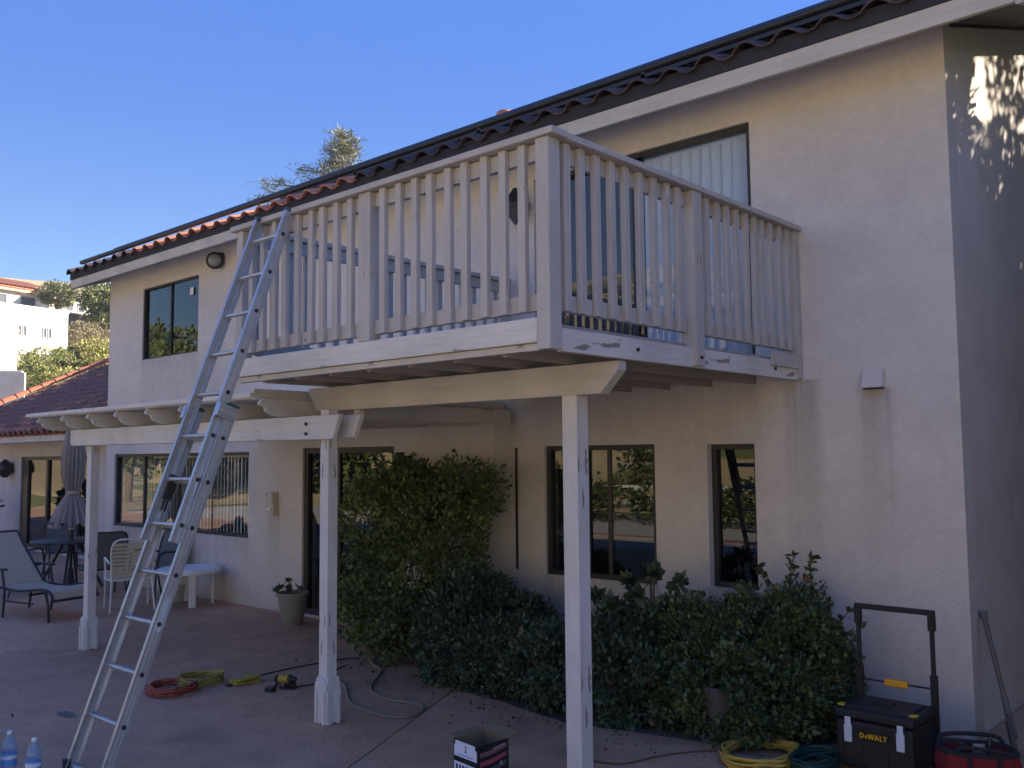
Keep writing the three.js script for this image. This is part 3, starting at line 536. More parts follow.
// ------------------------------------------------------------------ ladder
{
  const t = thing('ladder', 'tall aluminium extension ladder leaning on the balcony handrail', 'ladder', [-5.725, 0, -2.474]);
  const inner = new THREE.Quaternion().setFromRotationMatrix(new THREE.Matrix4().makeBasis(V(1, 0, 0), V(0, 0.9401, -0.341), V(0, 0.341, 0.9401)));
  const put = (m) => { m.quaternion.copy(inner); return m; };
  const rail = (x, dir, s0, s1, n) => { // channel, web outside
    const w = 0.003, D = 0.039, F = 0.027, p = [[0, -D], [0, D], [-F, D], [-F, D - 0.006], [-w, D - 0.006], [-w, -D + 0.006], [-F, -D + 0.006], [-F, -D]].map(([a, b]) => [x + a * dir, -(b + n)]);
    const sh = new THREE.Shape(p.map((q) => new THREE.Vector2(...q))), g = new THREE.ExtrudeGeometry(sh, { depth: s1 - s0, bevelEnabled: false }); g.rotateX(-Math.PI / 2); return uvm(g.translate(0, s0, 0));
  };
  const ribs = (x, s0, s1, n) => [-0.012, 0.012].map((o) => board(x - 0.0015, x + 0.0015, s0, s1, n + o - 0.002, n + o + 0.002, 0.0008));
  const sec = (half, s0, s1, n, k0, k1) => {
    for (const d of [-1, 1]) { const m = put(part(t, 'rail', [rail(d * half, d, s0, s1, n), ...ribs(d * half, s0, s1, n)], M.alu)); m.userData.label = d < 0 ? 'left rail' : 'right rail'; }
    for (let k = k0; k <= k1; k++) {
      const s = 2.2154 + 0.305 * k, g = new THREE.CylinderGeometry(0.017, 0.017, half * 2 - 0.004, 12); g.rotateZ(Math.PI / 2); g.scale(1, 0.85, 1.05);
      put(part(t, 'rung', uvm(tr(g, 0, s, n)), M.alu));
      put(part(t, 'rung_cap', [-1, 1].map((d) => rod(V(d * (half - 0.001), s, n), V(d * (half + 0.004), s, n), 0.0155, 0.0145, 12)), M.dark));
    }
  };
  sec(0.235, 0.0, 2.44, 0, -7, 0);
  sec(0.204, 1.49, 3.925, 0.058, -2, 5);
  // guide brackets, rung locks, feet and end caps
  for (const d of [-1, 1]) {
    put(part(t, 'guide_bracket', [board(d * 0.240 - 0.004, d * 0.240 + 0.004, 2.34, 2.43, -0.03, 0.10, 0.002), board(d * 0.22 - 0.022, d * 0.22 + 0.022, 2.34, 2.43, 0.098, 0.103, 0.001)], M.alu));
    put(part(t, 'rung_lock', [board(d * 0.19 - 0.014, d * 0.19 + 0.014, 1.78, 1.95, -0.01, 0.045, 0.003), board(d * 0.19 - 0.01, d * 0.19 + 0.01, 1.70, 1.79, 0.0, 0.03, 0.003)], M.dark));
    put(part(t, 'end_cap', board(d * 0.192 - 0.018, d * 0.192 + 0.018, 3.92, 3.945, 0.015, 0.10, 0.004), M.greenPlastic ??= std(0.03, 0.10, 0.09, 0.5)));
    put(part(t, 'end_cap', board(d * 0.222 - 0.018, d * 0.222 + 0.018, 2.435, 2.455, -0.042, 0.042, 0.004), M.greenPlastic));
    const ft = part(t, 'foot', [board(d * 0.235 - 0.03, d * 0.235 + 0.03, 0.002, 0.028, -0.06, 0.06, 0.006), board(d * 0.235 - 0.018, d * 0.235 + 0.018, 0.02, 0.12, -0.02, 0.02, 0.004)], M.dark); void ft;
    put(part(t, 'label_sticker', plain(d * 0.2356 - 0.0006, d * 0.2356 + 0.0006, 0.95, 1.16, -0.022, 0.022), d > 0 ? std(0.55, 0.6, 0.62, 0.6) : std(0.5, 0.5, 0.5, 0.6)));
  }
}

// ------------------------------------------------------------------ furniture at the far left
{
  const c = thing('chaise_lounge', 'beige sling chaise lounge with raised back left of the left post', 'lounge chair', [-12.66, 0, -4.7], 0.21);
  const zs = 0.3, r = 0.017;
  const sheet = (pts, mat, label) => { // sling drawn in (x, y), across z
    const cur = new THREE.CatmullRomCurve3(pts.map((p) => V(p[0], p[1], 0))).getPoints(24), up = cur.map((p) => [p.x, p.y]), dn = cur.slice().reverse().map((p) => [p.x, p.y - 0.006]);
    return part(c, 'sling', prism([...up, ...dn], 'z', -zs + 0.02, zs - 0.02), mat, label);
  };
  sheet([[-0.12, 0.37], [0.1, 0.335], [0.5, 0.345], [0.8, 0.385], [0.93, 0.36], [1.0, 0.27]], M.sling, 'seat sling'); sheet([[-0.12, 0.38], [-0.3, 0.55], [-0.52, 0.76], [-0.72, 0.99]], M.sling, 'back sling');
  for (const z of [-zs, zs]) {
    part(c, 'side_rail', tube([[-0.15, 0.36, z], [0.3, 0.34, z], [0.75, 0.38, z], [0.93, 0.36, z], [1.0, 0.26, z]], r, 30), M.dark);
    part(c, 'back_rail', tube([[-0.13, 0.37, z], [-0.4, 0.65, z], [-0.74, 1.0, z]], r, 20), M.dark);
    part(c, 'leg', tube([[0.84, 0.36, z], [0.9, 0.18, z], [0.92, 0.0, z]], r, 12), M.dark); part(c, 'leg', tube([[-0.02, 0.58, z * 1.08], [0.04, 0.3, z * 1.08], [0.02, 0, z * 1.08]], r, 14), M.dark);
    part(c, 'arm', [board(-0.35, 0.06, 0.575, 0.6, z * 1.08 - 0.03, z * 1.08 + 0.03, 0.01), tube([[-0.33, 0.58, z * 1.06], [-0.36, 0.4, z * 1.03], [-0.42, 0.0, z]], r, 12)], M.dark);
    part(c, 'brace', rod(V(0.03, 0.2, z), V(0.6, 0.2, z), 0.011, 0.011, 6), M.dark);
  }
  for (const [x, y, q] of [[1.0, 0.26, r], [-0.74, 1.0, r], [0.5, 0.3, 0.012]]) part(c, 'crossbar', rod(V(x, y, -zs), V(x, y, zs), q), M.dark);

  const t = thing('patio_table', 'dark round patio table with the closed umbrella standing in it', 'table', [-14.62, 0, -6.05]);
  part(t, 'top', lathe([[0.03, 0.70], [0.55, 0.70], [0.575, 0.715], [0.55, 0.73], [0.03, 0.73]], 32), M.bronze);
  for (let k = 0; k < 4; k++) { const a = k * Math.PI / 2 + 0.6; part(t, 'leg', tube([[0.1 * Math.cos(a), 0.7, 0.1 * Math.sin(a)], [0.25 * Math.cos(a), 0.4, 0.25 * Math.sin(a)], [0.46 * Math.cos(a), 0, 0.46 * Math.sin(a)]], 0.02, 16), M.dark); }
  const u = thing('patio_umbrella', 'closed grey patio umbrella tied around its pole', 'umbrella', [-14.62, 0, -6.05]);
  part(u, 'pole', rod(V(0, 0.02, 0), V(0, 2.75, 0), 0.022, 0.022, 10), M.dark);
  part(u, 'base', lathe([[0, 0.0], [0.24, 0.0], [0.24, 0.04], [0.06, 0.08], [0.035, 0.3], [0, 0.3]], 24), M.dark);
  { // folded cloth: deep pleats all round, gathered by a strap
    const N = 64, prof = [[2.72, 0.03], [2.4, 0.09], [2.0, 0.14], [1.7, 0.13], [1.48, 0.085], [1.42, 0.08], [1.3, 0.14], [1.1, 0.22], [0.96, 0.27]], p = [], id = [], rr = rng(21), ph = Array.from({ length: 8 }, () => rr() * 0.5);
    prof.forEach(([y, rad], j) => { for (let i = 0; i <= N; i++) { const a = i / N * Math.PI * 2, k = Math.floor(i / 8) % 8, w = 1 + 0.3 * Math.sin(a * 16 + ph[k]) * (j > 0 ? 1 : 0); p.push(rad * w * Math.cos(a), y + (j === 8 ? 0.05 * Math.cos(a * 8) : 0), rad * w * Math.sin(a)); } });
    for (let j = 0; j + 1 < prof.length; j++) for (let i = 0; i < N; i++) { const a = j * (N + 1) + i; id.push(a, a + 1, a + N + 1, a + 1, a + N + 2, a + N + 1); }
    const g = new THREE.BufferGeometry(); g.setAttribute('position', new THREE.Float32BufferAttribute(p, 3)); g.setIndex(id); g.computeVertexNormals(); const m2 = M.umbrella.clone(); m2.side = THREE.DoubleSide;
    part(u, 'canopy', clean(g), m2); part(u, 'strap', lathe([[0.098, 1.43], [0.104, 1.45], [0.098, 1.475]], 24), M.sling); part(u, 'hub', lathe([[0.02, 0.88], [0.045, 0.89], [0.045, 0.95], [0.02, 0.96]], 12), M.plastic);
  }
  const chair = (label, pos, turn, frame, fabric, strapped, group) => { // front is +x
    const h = thing('patio_chair', label, 'chair', pos, turn, group);
    for (const z of [-0.27, 0.27]) {
      part(h, 'leg', tube([[-0.22, 0.42, z * 0.9], [-0.27, 0.2, z * 0.95], [-0.33, 0.0, z]], 0.013, 12), frame); part(h, 'leg', tube([[0.2, 0.64, z * 1.05], [0.24, 0.4, z], [0.27, 0, z]], 0.013, 14), frame);
      part(h, 'arm', tube([[-0.26, 0.62, z * 1.03], [0, 0.655, z * 1.08], [0.16, 0.655, z * 1.08], [0.205, 0.62, z * 1.05]], 0.016, 18), frame);
    }
    part(h, 'back_frame', tube([[-0.2, 0.40, -0.245], [-0.26, 0.62, -0.255], [-0.34, 0.86, -0.25], [-0.36, 0.92, -0.19], [-0.36, 0.925, 0], [-0.36, 0.92, 0.19], [-0.34, 0.86, 0.25], [-0.26, 0.62, 0.255], [-0.2, 0.40, 0.245]], 0.013, 60), frame);
    part(h, 'seat_frame', tube([[-0.2, 0.40, -0.25], [0.22, 0.43, -0.25], [0.24, 0.43, 0], [0.22, 0.43, 0.25], [-0.2, 0.40, 0.25], [-0.2, 0.40, 0]], 0.012, 50, 6, true), frame);
    if (strapped) {
      for (let k = 0; k < 9; k++) { const y = 0.46 + k * 0.05, x = -0.212 - (y - 0.42) * 0.315; part(h, 'strap', board(x - 0.003, x + 0.003, y - 0.019, y + 0.019, -0.245, 0.245, 0.002), fabric); }
      for (let k = 0; k < 8; k++) part(h, 'strap', board(-0.16 + k * 0.05, -0.122 + k * 0.05, 0.405 + k * 0.004, 0.411 + k * 0.004, -0.25, 0.25, 0.002), fabric);
    } else { part(h, 'back', prism([[-0.215, 0.42], [-0.355, 0.91], [-0.35, 0.915], [-0.21, 0.42]], 'z', -0.24, 0.24), fabric); part(h, 'seat', prism([[-0.2, 0.41], [0.0, 0.385], [0.23, 0.435], [0.23, 0.44], [0.0, 0.395], [-0.2, 0.42]], 'z', -0.235, 0.235), fabric); }
    return h;
  };
  chair('white framed chair with beige strap back between left post and ladder', [-11.98, 0, -5.72], Math.PI - 0.32, M.chainWhite, M.strap, true);
  chair('dark framed sling chair directly behind the white strap chair', [-13.35, 0, -5.95], Math.PI - 0.15, M.dark, M.slingDark, false);
  chair('dark framed sling chair against the wall left of the white table', [-12.55, 0, -6.38], Math.PI / 2 * -1 + 0.25, M.dark, M.slingDark, false);
  chair('dark sling chair beyond the patio table by the sliding door', [-16.1, 0, -6.55], -0.2, M.dark, M.slingDark, false);
  chair('dark sling chair in front of the patio table behind the chaise back', [-14.55, 0, -5.25], Math.PI / 2 + 0.3, M.dark, M.slingDark, false);
  const w = thing('side_table', 'white round plastic side table against the wall', 'table', [-11.66, 0, -6.38]);
  part(w, 'top', lathe([[0, 0.455], [0.38, 0.455], [0.40, 0.425], [0.415, 0.43], [0.41, 0.48], [0.36, 0.5], [0, 0.5]], 36), M.plastic);
  for (let k = 0; k < 4; k++) { const a = k * Math.PI / 2 + 0.35, m = part(w, 'leg', board(-0.014, 0.014, 0, 0.456, -0.045, 0.045, 0.008), M.plastic); m.position.set(0.31 * Math.cos(a), 0, 0.31 * Math.sin(a)); m.rotation.y = -a; }
  const bk = thing('bucket', 'pale bucket on the ground under the white side table', 'bucket', [-12.02, 0, -6.42]);
  part(bk, 'body', lathe([[0, 0.003], [0.085, 0.003], [0.105, 0.22], [0.112, 0.22], [0.112, 0.235], [0.1, 0.235], [0.08, 0.015], [0, 0.015]], 20), std(0.45, 0.47, 0.45, 0.6)); part(bk, 'handle', tube([[-0.11, 0.22, 0], [-0.06, 0.13, 0.1], [0.06, 0.13, 0.1], [0.11, 0.22, 0]], 0.004, 20), M.alu);
}
// potted plants
function pot(name, label, pos, prof, mat, leavesAt, seed) {
  const t = thing(name, label, 'plant pot', pos); part(t, 'pot', lathe(prof, 24), mat); part(t, 'soil', lathe([[0, leavesAt - 0.02], [prof[2][0] * 0.86, leavesAt - 0.02]], 16), M.earth);
  const rnd = rng(seed); return [t, rnd];
}
const stone = std(0.26, 0.25, 0.215, 0.9);
{
  const [t, rnd] = pot('plant_pot', 'grey plant pot of small succulents beside the patio door', [-9.32, 0, -6.42], [[0, 0], [0.12, 0], [0.172, 0.33], [0.19, 0.335], [0.19, 0.375], [0.165, 0.375], [0.15, 0.34]], stone, 0.36, 61);
  for (let k = 0; k < 6; k++) { const a = rnd() * 6.28, q = 0.06 + 0.12 * rnd(), y = 0.36 + 0.13 * rnd(); part(t, 'stem', tube([[q * 0.5 * Math.cos(a), 0.33, q * 0.5 * Math.sin(a)], [q * Math.cos(a), (0.33 + y) / 2 + 0.03, q * Math.sin(a)], [q * 1.25 * Math.cos(a), y, q * 1.25 * Math.sin(a)]], 0.006, 8, 5), M.bark); part(t, 'leaves', foliage(rnd, 26, (r) => { const d = unit(r); return [q * 1.25 * Math.cos(a), y, q * 1.25 * Math.sin(a), d[0], Math.abs(d[1]), d[2]]; }, { len: 0.055, wid: 0.014, cols: BLUEG }), M.leaf); }
  const [p] = pot('plant_pot', 'tall tan planter with dark foliage at the left edge by the wing wall', [-22.1, 0, -6.9], [[0, 0], [0.2, 0], [0.3, 0.72], [0.33, 0.73], [0.33, 0.8], [0.29, 0.8], [0.27, 0.74]], std(0.36, 0.31, 0.24, 0.9), 0.78, 62);
  part(p, 'foliage', foliage(rng(63), 900, clumps(rng(64), [[0.1, 1.0, 0, 0.55, 0.35, 0.5]], 40, 0.14, 0.7), { len: 0.12, wid: 0.03, cols: BLUEG }), M.leaf);
}
// ------------------------------------------------------------------ shrubs along the wall
shrub('tall_shrub', 'tall dense small-leaved shrub between middle post and wide window', 'shrub', [[-7.15, 0.95, -6.15, 0.62, 0.92, 0.5], [-6.62, 1.0, -6.2, 0.5, 0.86, 0.42], [-7.25, 1.5, -6.3, 0.5, 0.36, 0.4], [-6.5, 1.62, -6.35, 0.55, 0.28, 0.3], [-6.9, 0.5, -5.95, 0.6, 0.5, 0.42]], { seed: 301, leaves: 30000, nClump: 420, size: 0.13, len: 0.042, wid: 0.014, cols: [[0.05, 0.085, 0.03], [0.07, 0.11, 0.034], [0.095, 0.14, 0.04], [0.125, 0.17, 0.048], [0.19, 0.215, 0.06]], stems: 10 });
shrub('leafy_shrub', 'dark leafy shrub in front of the tall shrub above the garden hose', 'shrub', [[-6.0, 0.42, -6.05, 0.45, 0.46, 0.42], [-5.6, 0.34, -6.2, 0.34, 0.36, 0.34], [-5.85, 0.28, -5.75, 0.4, 0.32, 0.28]], { seed: 302, leaves: 26000, nClump: 240, size: 0.12, len: 0.042, wid: 0.011, cols: BLUEG });
shrub('leafy_shrub', 'blue-green leafy shrub under the wide window left of the right post', 'shrub', [[-5.05, 0.27, -5.95, 0.44, 0.28, 0.4], [-4.7, 0.28, -5.62, 0.35, 0.28, 0.26], [-5.35, 0.28, -5.75, 0.35, 0.28, 0.3]], { seed: 303, leaves: 24000, nClump: 220, size: 0.11, len: 0.042, wid: 0.011, cols: BLUEG });
shrub('rosette_shrub', 'blue-green shrub with round rosettes standing right of the right post', 'shrub', [[-4.2, 0.38, -5.95, 0.36, 0.4, 0.4], [-4.0, 0.28, -5.7, 0.35, 0.28, 0.25]], { seed: 304, leaves: 20000, nClump: 170, size: 0.11, len: 0.042, wid: 0.012, cols: BLUEG });
{ // upright rosettes that stand clear of the shrub
  const t = scene.children.find((c) => c.name === 'rosette_shrub'), rnd = rng(305);
  for (const [x, y, z] of [[-0.12, 0.93, -0.2], [0.05, 1.0, -0.25], [0.18, 1.03, -0.1], [0.3, 0.95, -0.25], [-0.3, 0.82, 0], [0.12, 0.88, 0.05], [0.36, 0.82, 0], [-0.02, 0.8, 0.2]]) {
    part(t, 'stem', tube([[x * 0.6, 0.3, z * 0.6], [x * 0.9, y * 0.7, z], [x, y - 0.02, z]], 0.009, 8, 5), M.bark);
    part(t, 'rosette', foliage(rnd, 60, (r) => { const d = unit(r); return [x + d[0] * 0.012, y + d[1] * 0.012, z + d[2] * 0.012, d[0], d[1] * 0.8 + 0.2, d[2]]; }, { len: 0.075, wid: 0.022, cols: BLUEG, spread: 0.25 }), M.leaf);
  }
}
shrub('broadleaf_shrub', 'dense green shrub below the narrow window left of the tool box', 'shrub', [[-3.62, 0.45, -6.15, 0.42, 0.44, 0.42], [-3.1, 0.46, -6.2, 0.46, 0.47, 0.42], [-3.2, 0.3, -5.85, 0.5, 0.32, 0.3], [-2.84, 0.34, -6.3, 0.26, 0.34, 0.3], [-3.2, 0.82, -6.42, 0.32, 0.2, 0.22], [-3.55, 0.28, -5.85, 0.3, 0.28, 0.25]], { seed: 306, leaves: 56000, nClump: 400, size: 0.11, len: 0.033, wid: 0.011, cols: [[0.038, 0.062, 0.022], [0.05, 0.08, 0.025], [0.065, 0.10, 0.03], [0.085, 0.125, 0.034], [0.12, 0.155, 0.042]], stems: 10 });
{ // sprigs that stick out of it
  const t = scene.children.find((c) => c.name === 'broadleaf_shrub'), rnd = rng(307), b = t.position;
  for (const [x0, y0, x1, y1, z] of [[-2.85, 0.5, -2.6, 0.72, -6.45], [-2.8, 0.4, -2.55, 0.55, -6.4], [-2.95, 0.9, -2.95, 1.22, -6.5], [-3.15, 0.95, -3.1, 1.2, -6.55], [-2.8, 0.6, -2.68, 0.84, -6.5], [-3.3, 0.95, -3.38, 1.1, -6.5]]) {
    const P = new THREE.CatmullRomCurve3([V(x0 - b.x, y0, z - b.z), V((x0 + x1) / 2 - b.x, (y0 + y1) / 2 + 0.03, z - b.z + 0.03), V(x1 - b.x, y1, z - b.z)]);
    part(t, 'sprig', [clean(new THREE.TubeGeometry(P, 10, 0.004, 5))], M.bark); part(t, 'leaves', foliage(rnd, 34, (r) => { const q = P.getPoint(r()), d = unit(r); return [q.x, q.y, q.z, d[0], d[1] * 0.5 + 0.2, d[2]]; }, { len: 0.055, wid: 0.019, cols: GREEN }), M.leaf);
  }
}
{ const t = thing('stone_pot', 'dark grey pot half hidden in the green shrub', 'plant pot', [-3.3, 0, -5.74]); part(t, 'pot', lathe([[0, 0], [0.08, 0], [0.115, 0.33], [0.125, 0.34], [0.125, 0.37], [0.1, 0.37], [0.09, 0.3], [0, 0.3]], 22), std(0.10, 0.095, 0.095, 0.8)); part(t, 'saucer', lathe([[0, 0.001], [0.13, 0.001], [0.14, 0.02], [0.13, 0.02], [0, 0.008]], 20), std(0.14, 0.135, 0.13, 0.8)); }

{ // fallen leaves along the bed and over the patio
  const rnd = rng(350), edge = [[-7.6, -5.75], [-6.6, -5.6], [-5.7, -5.35], [-4.8, -5.2], [-4.3, -5.3], [-3.4, -5.4], [-2.7, -5.75]];
  const lit = part(scene, 'leaf_litter', foliage(rnd, 220, (r) => { const q = r() * (edge.length - 1.001), k = Math.floor(q), f = q - k, far = r() < 0.06; const x = far ? -9 + 7 * r() : lerp(edge[k][0], edge[k + 1][0], f) + (r() - 0.5) * 0.3, z = far ? -2.6 - 3.6 * r() : lerp(edge[k][1], edge[k + 1][1], f) + Math.pow(r(), 2) * 0.5 - 0.08; return [x, 0.004 + 0.006 * r(), z, r() - 0.5, -0.24, r() - 0.5]; }, { len: 0.032, wid: 0.01, cols: [[0.16, 0.10, 0.05], [0.10, 0.07, 0.04], [0.2, 0.15, 0.07]], spread: 0.25 }), M.leafMatt);
  lit.userData = { kind: 'stuff', label: 'fallen brown leaves scattered along the shrubs and over the patio', category: 'leaf litter' };
  const o = scene.children.find((c) => c.name === 'patio'), blot = (x, z, rx, rz, sd) => { const r = rng(sd), sh = new THREE.Shape(); for (let k = 0; k < 26; k++) { const a = k / 26 * 6.2832, w = 0.75 + 0.4 * r(); sh[k ? 'lineTo' : 'moveTo'](x + rx * w * Math.cos(a), -z + rz * w * Math.sin(a)); } const g = new THREE.ShapeGeometry(sh); g.rotateX(-Math.PI / 2); return part(o, 'stain', uvm(g.translate(0, 0.0035, 0)), std(0.10, 0.085, 0.08, 0.6)); };
  blot(-7.42, -3.06, 0.13, 0.055, 1);
}
// ------------------------------------------------------------------ things lying on the patio
function coil(name, label, category, [x, y, z], rx, rz, loops, tr_, mat, seed, tail) {
  const rnd = rng(seed), t = thing(name, label, category, [x, y, z]), pts = [];
  for (let i = 0; i < loops * 14; i++) { const a = i / 14 * Math.PI * 2, k = 0.78 + 0.3 * rnd() * 0.8; pts.push(V(rx * k * Math.cos(a), tr_ + (i / (loops * 14)) * tr_ * 2.4 * Math.sqrt(loops) + rnd() * tr_ * 1.5, rz * k * Math.sin(a))); }
  if (tail) pts.unshift(...tail.map((p) => V(...p)));
  part(t, 'coil', tube(pts, tr_, loops * 60, 7), mat); return t;
}
const rubber = (r, g, b) => std(r, g, b, 0.55);
coil('cord_coil', 'rust-red extension cord coil on the ground right of the ladder', 'cord', [-7.42, 0, -3.92], 0.23, 0.2, 9, 0.0085, rubber(0.30, 0.065, 0.035), 401);
coil('cord_coil', 'dull yellow cord coil touching the red coil', 'cord', [-7.52, 0, -4.24], 0.17, 0.2, 9, 0.0085, rubber(0.34, 0.26, 0.06), 402);
coil('hose_coil', 'yellow air hose coil in front of the green shrub', 'hose', [-2.89, 0, -5.52], 0.24, 0.28, 10, 0.009, rubber(0.52, 0.36, 0.06), 403);
coil('hose_coil', 'dark green garden hose coil beside the tool box', 'hose', [-2.55, 0, -5.56], 0.13, 0.2, 9, 0.011, rubber(0.008, 0.042, 0.032), 404);
{
  let t = thing('strap_bundle', 'folded bright yellow strap on the ground left of the middle post', 'strap', [-7.24, 0, -4.5]);
  const ym = std(0.42, 0.34, 0.05, 0.8);
  for (let k = 0; k < 4; k++) { const m = part(t, 'fold', board(-0.06, 0.06, 0.002 + k * 0.014, 0.014 + k * 0.014, -0.12, 0.12, 0.005), ym); m.rotation.y = (k - 1.5) * 0.13; m.position.x = (k % 2) * 0.02; }
  part(t, 'buckle', board(-0.03, 0.03, 0.0, 0.02, 0.13, 0.17, 0.004), M.bronze); part(t, 'webbing', tube([[0.03, 0.008, -0.1], [0.14, 0.006, -0.2], [0.3, 0.006, -0.16], [0.38, 0.006, -0.1]], 0.007, 24), std(0.2, 0.17, 0.13, 0.8));
  t = thing('power_saw', 'small black and yellow power tool on the ground left of the middle post', 'power tool', [-6.82, 0, -4.62], 0.5);
  t.scale.setScalar(0.8); part(t, 'motor', uvm(tr(new THREE.CylinderGeometry(0.042, 0.045, 0.11, 16).rotateZ(Math.PI / 2), 0, 0.1, 0)), std(0.40, 0.29, 0.03, 0.6)); part(t, 'nose', rod(V(0.07, 0.1, 0), V(0.14, 0.1, 0), 0.036, 0.022, 14), M.black); part(t, 'rear_cap', rod(V(-0.1, 0.1, 0), V(-0.07, 0.1, 0), 0.034, 0.044, 14), M.black);
  part(t, 'handle', tube([[-0.06, 0.08, 0], [-0.075, 0.03, 0.05], [-0.07, 0.025, 0.13]], 0.02, 14, 8), M.black); part(t, 'battery', board(-0.12, -0.03, 0.002, 0.05, 0.11, 0.2, 0.008), M.black); part(t, 'shoe', board(-0.02, 0.14, 0.002, 0.012, -0.06, 0.05, 0.003), M.bronze); part(t, 'blade_guard', prism([[-0.02, 0.012], [0.0, 0.11], [0.05, 0.14], [0.1, 0.11], [0.12, 0.012]], 'z', -0.05, -0.04), M.black);
  part(scene, numbered('extension_lead'), tube([[-6.76, 0.01, -4.66], [-6.72, 0.008, -4.84], [-6.7, 0.008, -4.95], [-6.95, 0.008, -5.2], [-7.1, 0.008, -5.5]], 0.006, 40), M.dark).userData = { label: 'black power cord running back from the small power tool', category: 'cord' };
  part(scene, numbered('extension_lead'), tube([[-7.36, 0.008, -4.7], [-7.38, 0.008, -5.0], [-7.36, 0.008, -5.35], [-7.3, 0.008, -5.69], [-7.21, 0.008, -5.75]], 0.006, 40), M.dark).userData = { label: 'dark cord behind the middle post ending at the shrub', category: 'cord' };
  part(scene, numbered('garden_hose'), tube([[-7.4, 0.05, -5.95], [-6.97, 0.012, -5.69], [-6.65, 0.011, -5.54], [-6.355, 0.011, -5.2], [-6.15, 0.011, -5.02], [-5.87, 0.011, -4.93], [-5.62, 0.011, -4.98], [-5.49, 0.011, -4.98], [-5.35, 0.011, -4.84], [-5.37, 0.011, -4.65], [-5.6, 0.011, -4.6], [-5.95, 0.011, -4.66], [-6.23, 0.011, -4.83], [-6.46, 0.011, -4.98], [-6.75, 0.011, -5.08], [-7.05, 0.011, -5.05]], 0.0105, 160, 8), std(0.24, 0.215, 0.15, 0.5)).userData = { label: 'thin tan hose looping over the patio in front of the shrubs', category: 'hose' };
  part(scene, numbered('brown_cord'), tube([[-3.75, 0.007, -4.8], [-3.524, 0.007, -4.88], [-3.42, 0.007, -5.17], [-3.275, 0.007, -5.42], [-3.1, 0.02, -5.55]], 0.006, 40), std(0.13, 0.075, 0.035, 0.7)).userData = { label: 'brown cord leading to the yellow hose coil', category: 'cord' };
}
function canvasTex(w, h, draw) { const c = document.createElement('canvas'); c.width = w; c.height = h; draw(c.getContext('2d'), w, h); const t = new THREE.CanvasTexture(c); t.colorSpace = THREE.SRGBColorSpace; return t; }
const printed = (w, h, tex, rough = 0.7) => { const g = new THREE.PlaneGeometry(w, h), m = new THREE.MeshStandardMaterial({ map: tex, roughness: rough }); return [g, m]; };
{ // printed carton, open at the top
  const t = thing('cardboard_box', 'open printed carton with white and red sides in the foreground', 'box', [-3.995, 0, -4.11], -0.12);
  const a = 0.115, b = 0.122, h = 0.25, k = 0.004, card = std(0.2, 0.15, 0.085, 0.9), ink = std(0.02, 0.02, 0.03, 0.6);
  part(t, 'panel', plain(-a, a, 0, h, b - k, b), ink, 'front panel'); part(t, 'panel', plain(a - k, a, 0, h, -b + k, b - k), ink, 'dark side panel with red stripes'); part(t, 'panel', plain(-a, a, 0, h, -b, -b + k), card); part(t, 'panel', plain(-a, -a + k, 0, h, -b + k, b - k), card); part(t, 'bottom', plain(-a + k, a - k, 0.001, 0.005, -b + k, b - k), card);
  const flap = (g, x, z, ry, rx) => { const m = part(t, 'flap', g, card); m.position.set(x, h, z); m.rotation.set(0, ry, 0); m.rotateX(rx); };
  flap(plain(-a, a, 0, 0.07, -0.002, 0.002), 0, -b, 0, -1.25); flap(plain(-b + 0.01, b - 0.01, 0, 0.06, -0.002, 0.002), -a, 0, Math.PI / 2, -1.35); flap(plain(-0.06, 0.06, -0.085, 0, -0.002, 0.002), -0.02, b - 0.005, 0, 0.35); flap(plain(-b + 0.01, b - 0.01, -0.09, 0, -0.002, 0.002), a - 0.006, 0, Math.PI / 2, 0.12);
  let [g, m] = printed(2 * a - 0.004, h - 0.004, canvasTex(264, 250, (x, w, hh) => { x.fillStyle = '#0b1020'; x.fillRect(0, 0, w, hh); x.fillStyle = '#dfe6f2'; x.fillRect(18, 4, 222, 92); x.fillRect(4, 30, 256, 66); x.fillStyle = '#26305e'; x.font = 'bold 52px sans-serif'; x.fillText('2', 120, 62); x.fillStyle = '#9fb4d8'; x.fillRect(40, 78, 180, 8); x.fillStyle = '#dfe6f2'; x.fillRect(4, 128, 256, 70); x.fillStyle = '#26305e'; for (let i = 0; i < 6; i++) x.fillRect(24 + i * 36, 142, 22, 36); }));
  const f = part(t, 'front_print', g, m); f.position.set(0, h / 2, b + 0.0006);
  [g, m] = printed(2 * b - 0.012, h - 0.004, canvasTex(264, 250, (x, w, hh) => { x.fillStyle = '#101018'; x.fillRect(0, 0, w, hh); const c = ['#7d5a5c', '#9c4552', '#4d5552', '#5c2730']; for (let i = 0; i < 4; i++) { x.fillStyle = c[i]; x.beginPath(); x.moveTo(14, 44 + i * 52); x.quadraticCurveTo(120, 44 + i * 52, 246, 16 + i * 52); x.lineTo(246, 42 + i * 52); x.quadraticCurveTo(120, 72 + i * 52, 14, 72 + i * 52); x.fill(); } x.fillStyle = '#c8b2b4'; for (let i = 0; i < 10; i++) x.fillRect(130 + i * 10, 32 - i * 1.5, 6, 8); x.fillStyle = '#8a9a98'; x.beginPath(); x.arc(200, 130, 12, 0, 7); x.fill(); }));
  const s = part(t, 'side_print', g, m); s.position.set(a + 0.0006, h / 2, 0); s.rotation.y = Math.PI / 2;
}
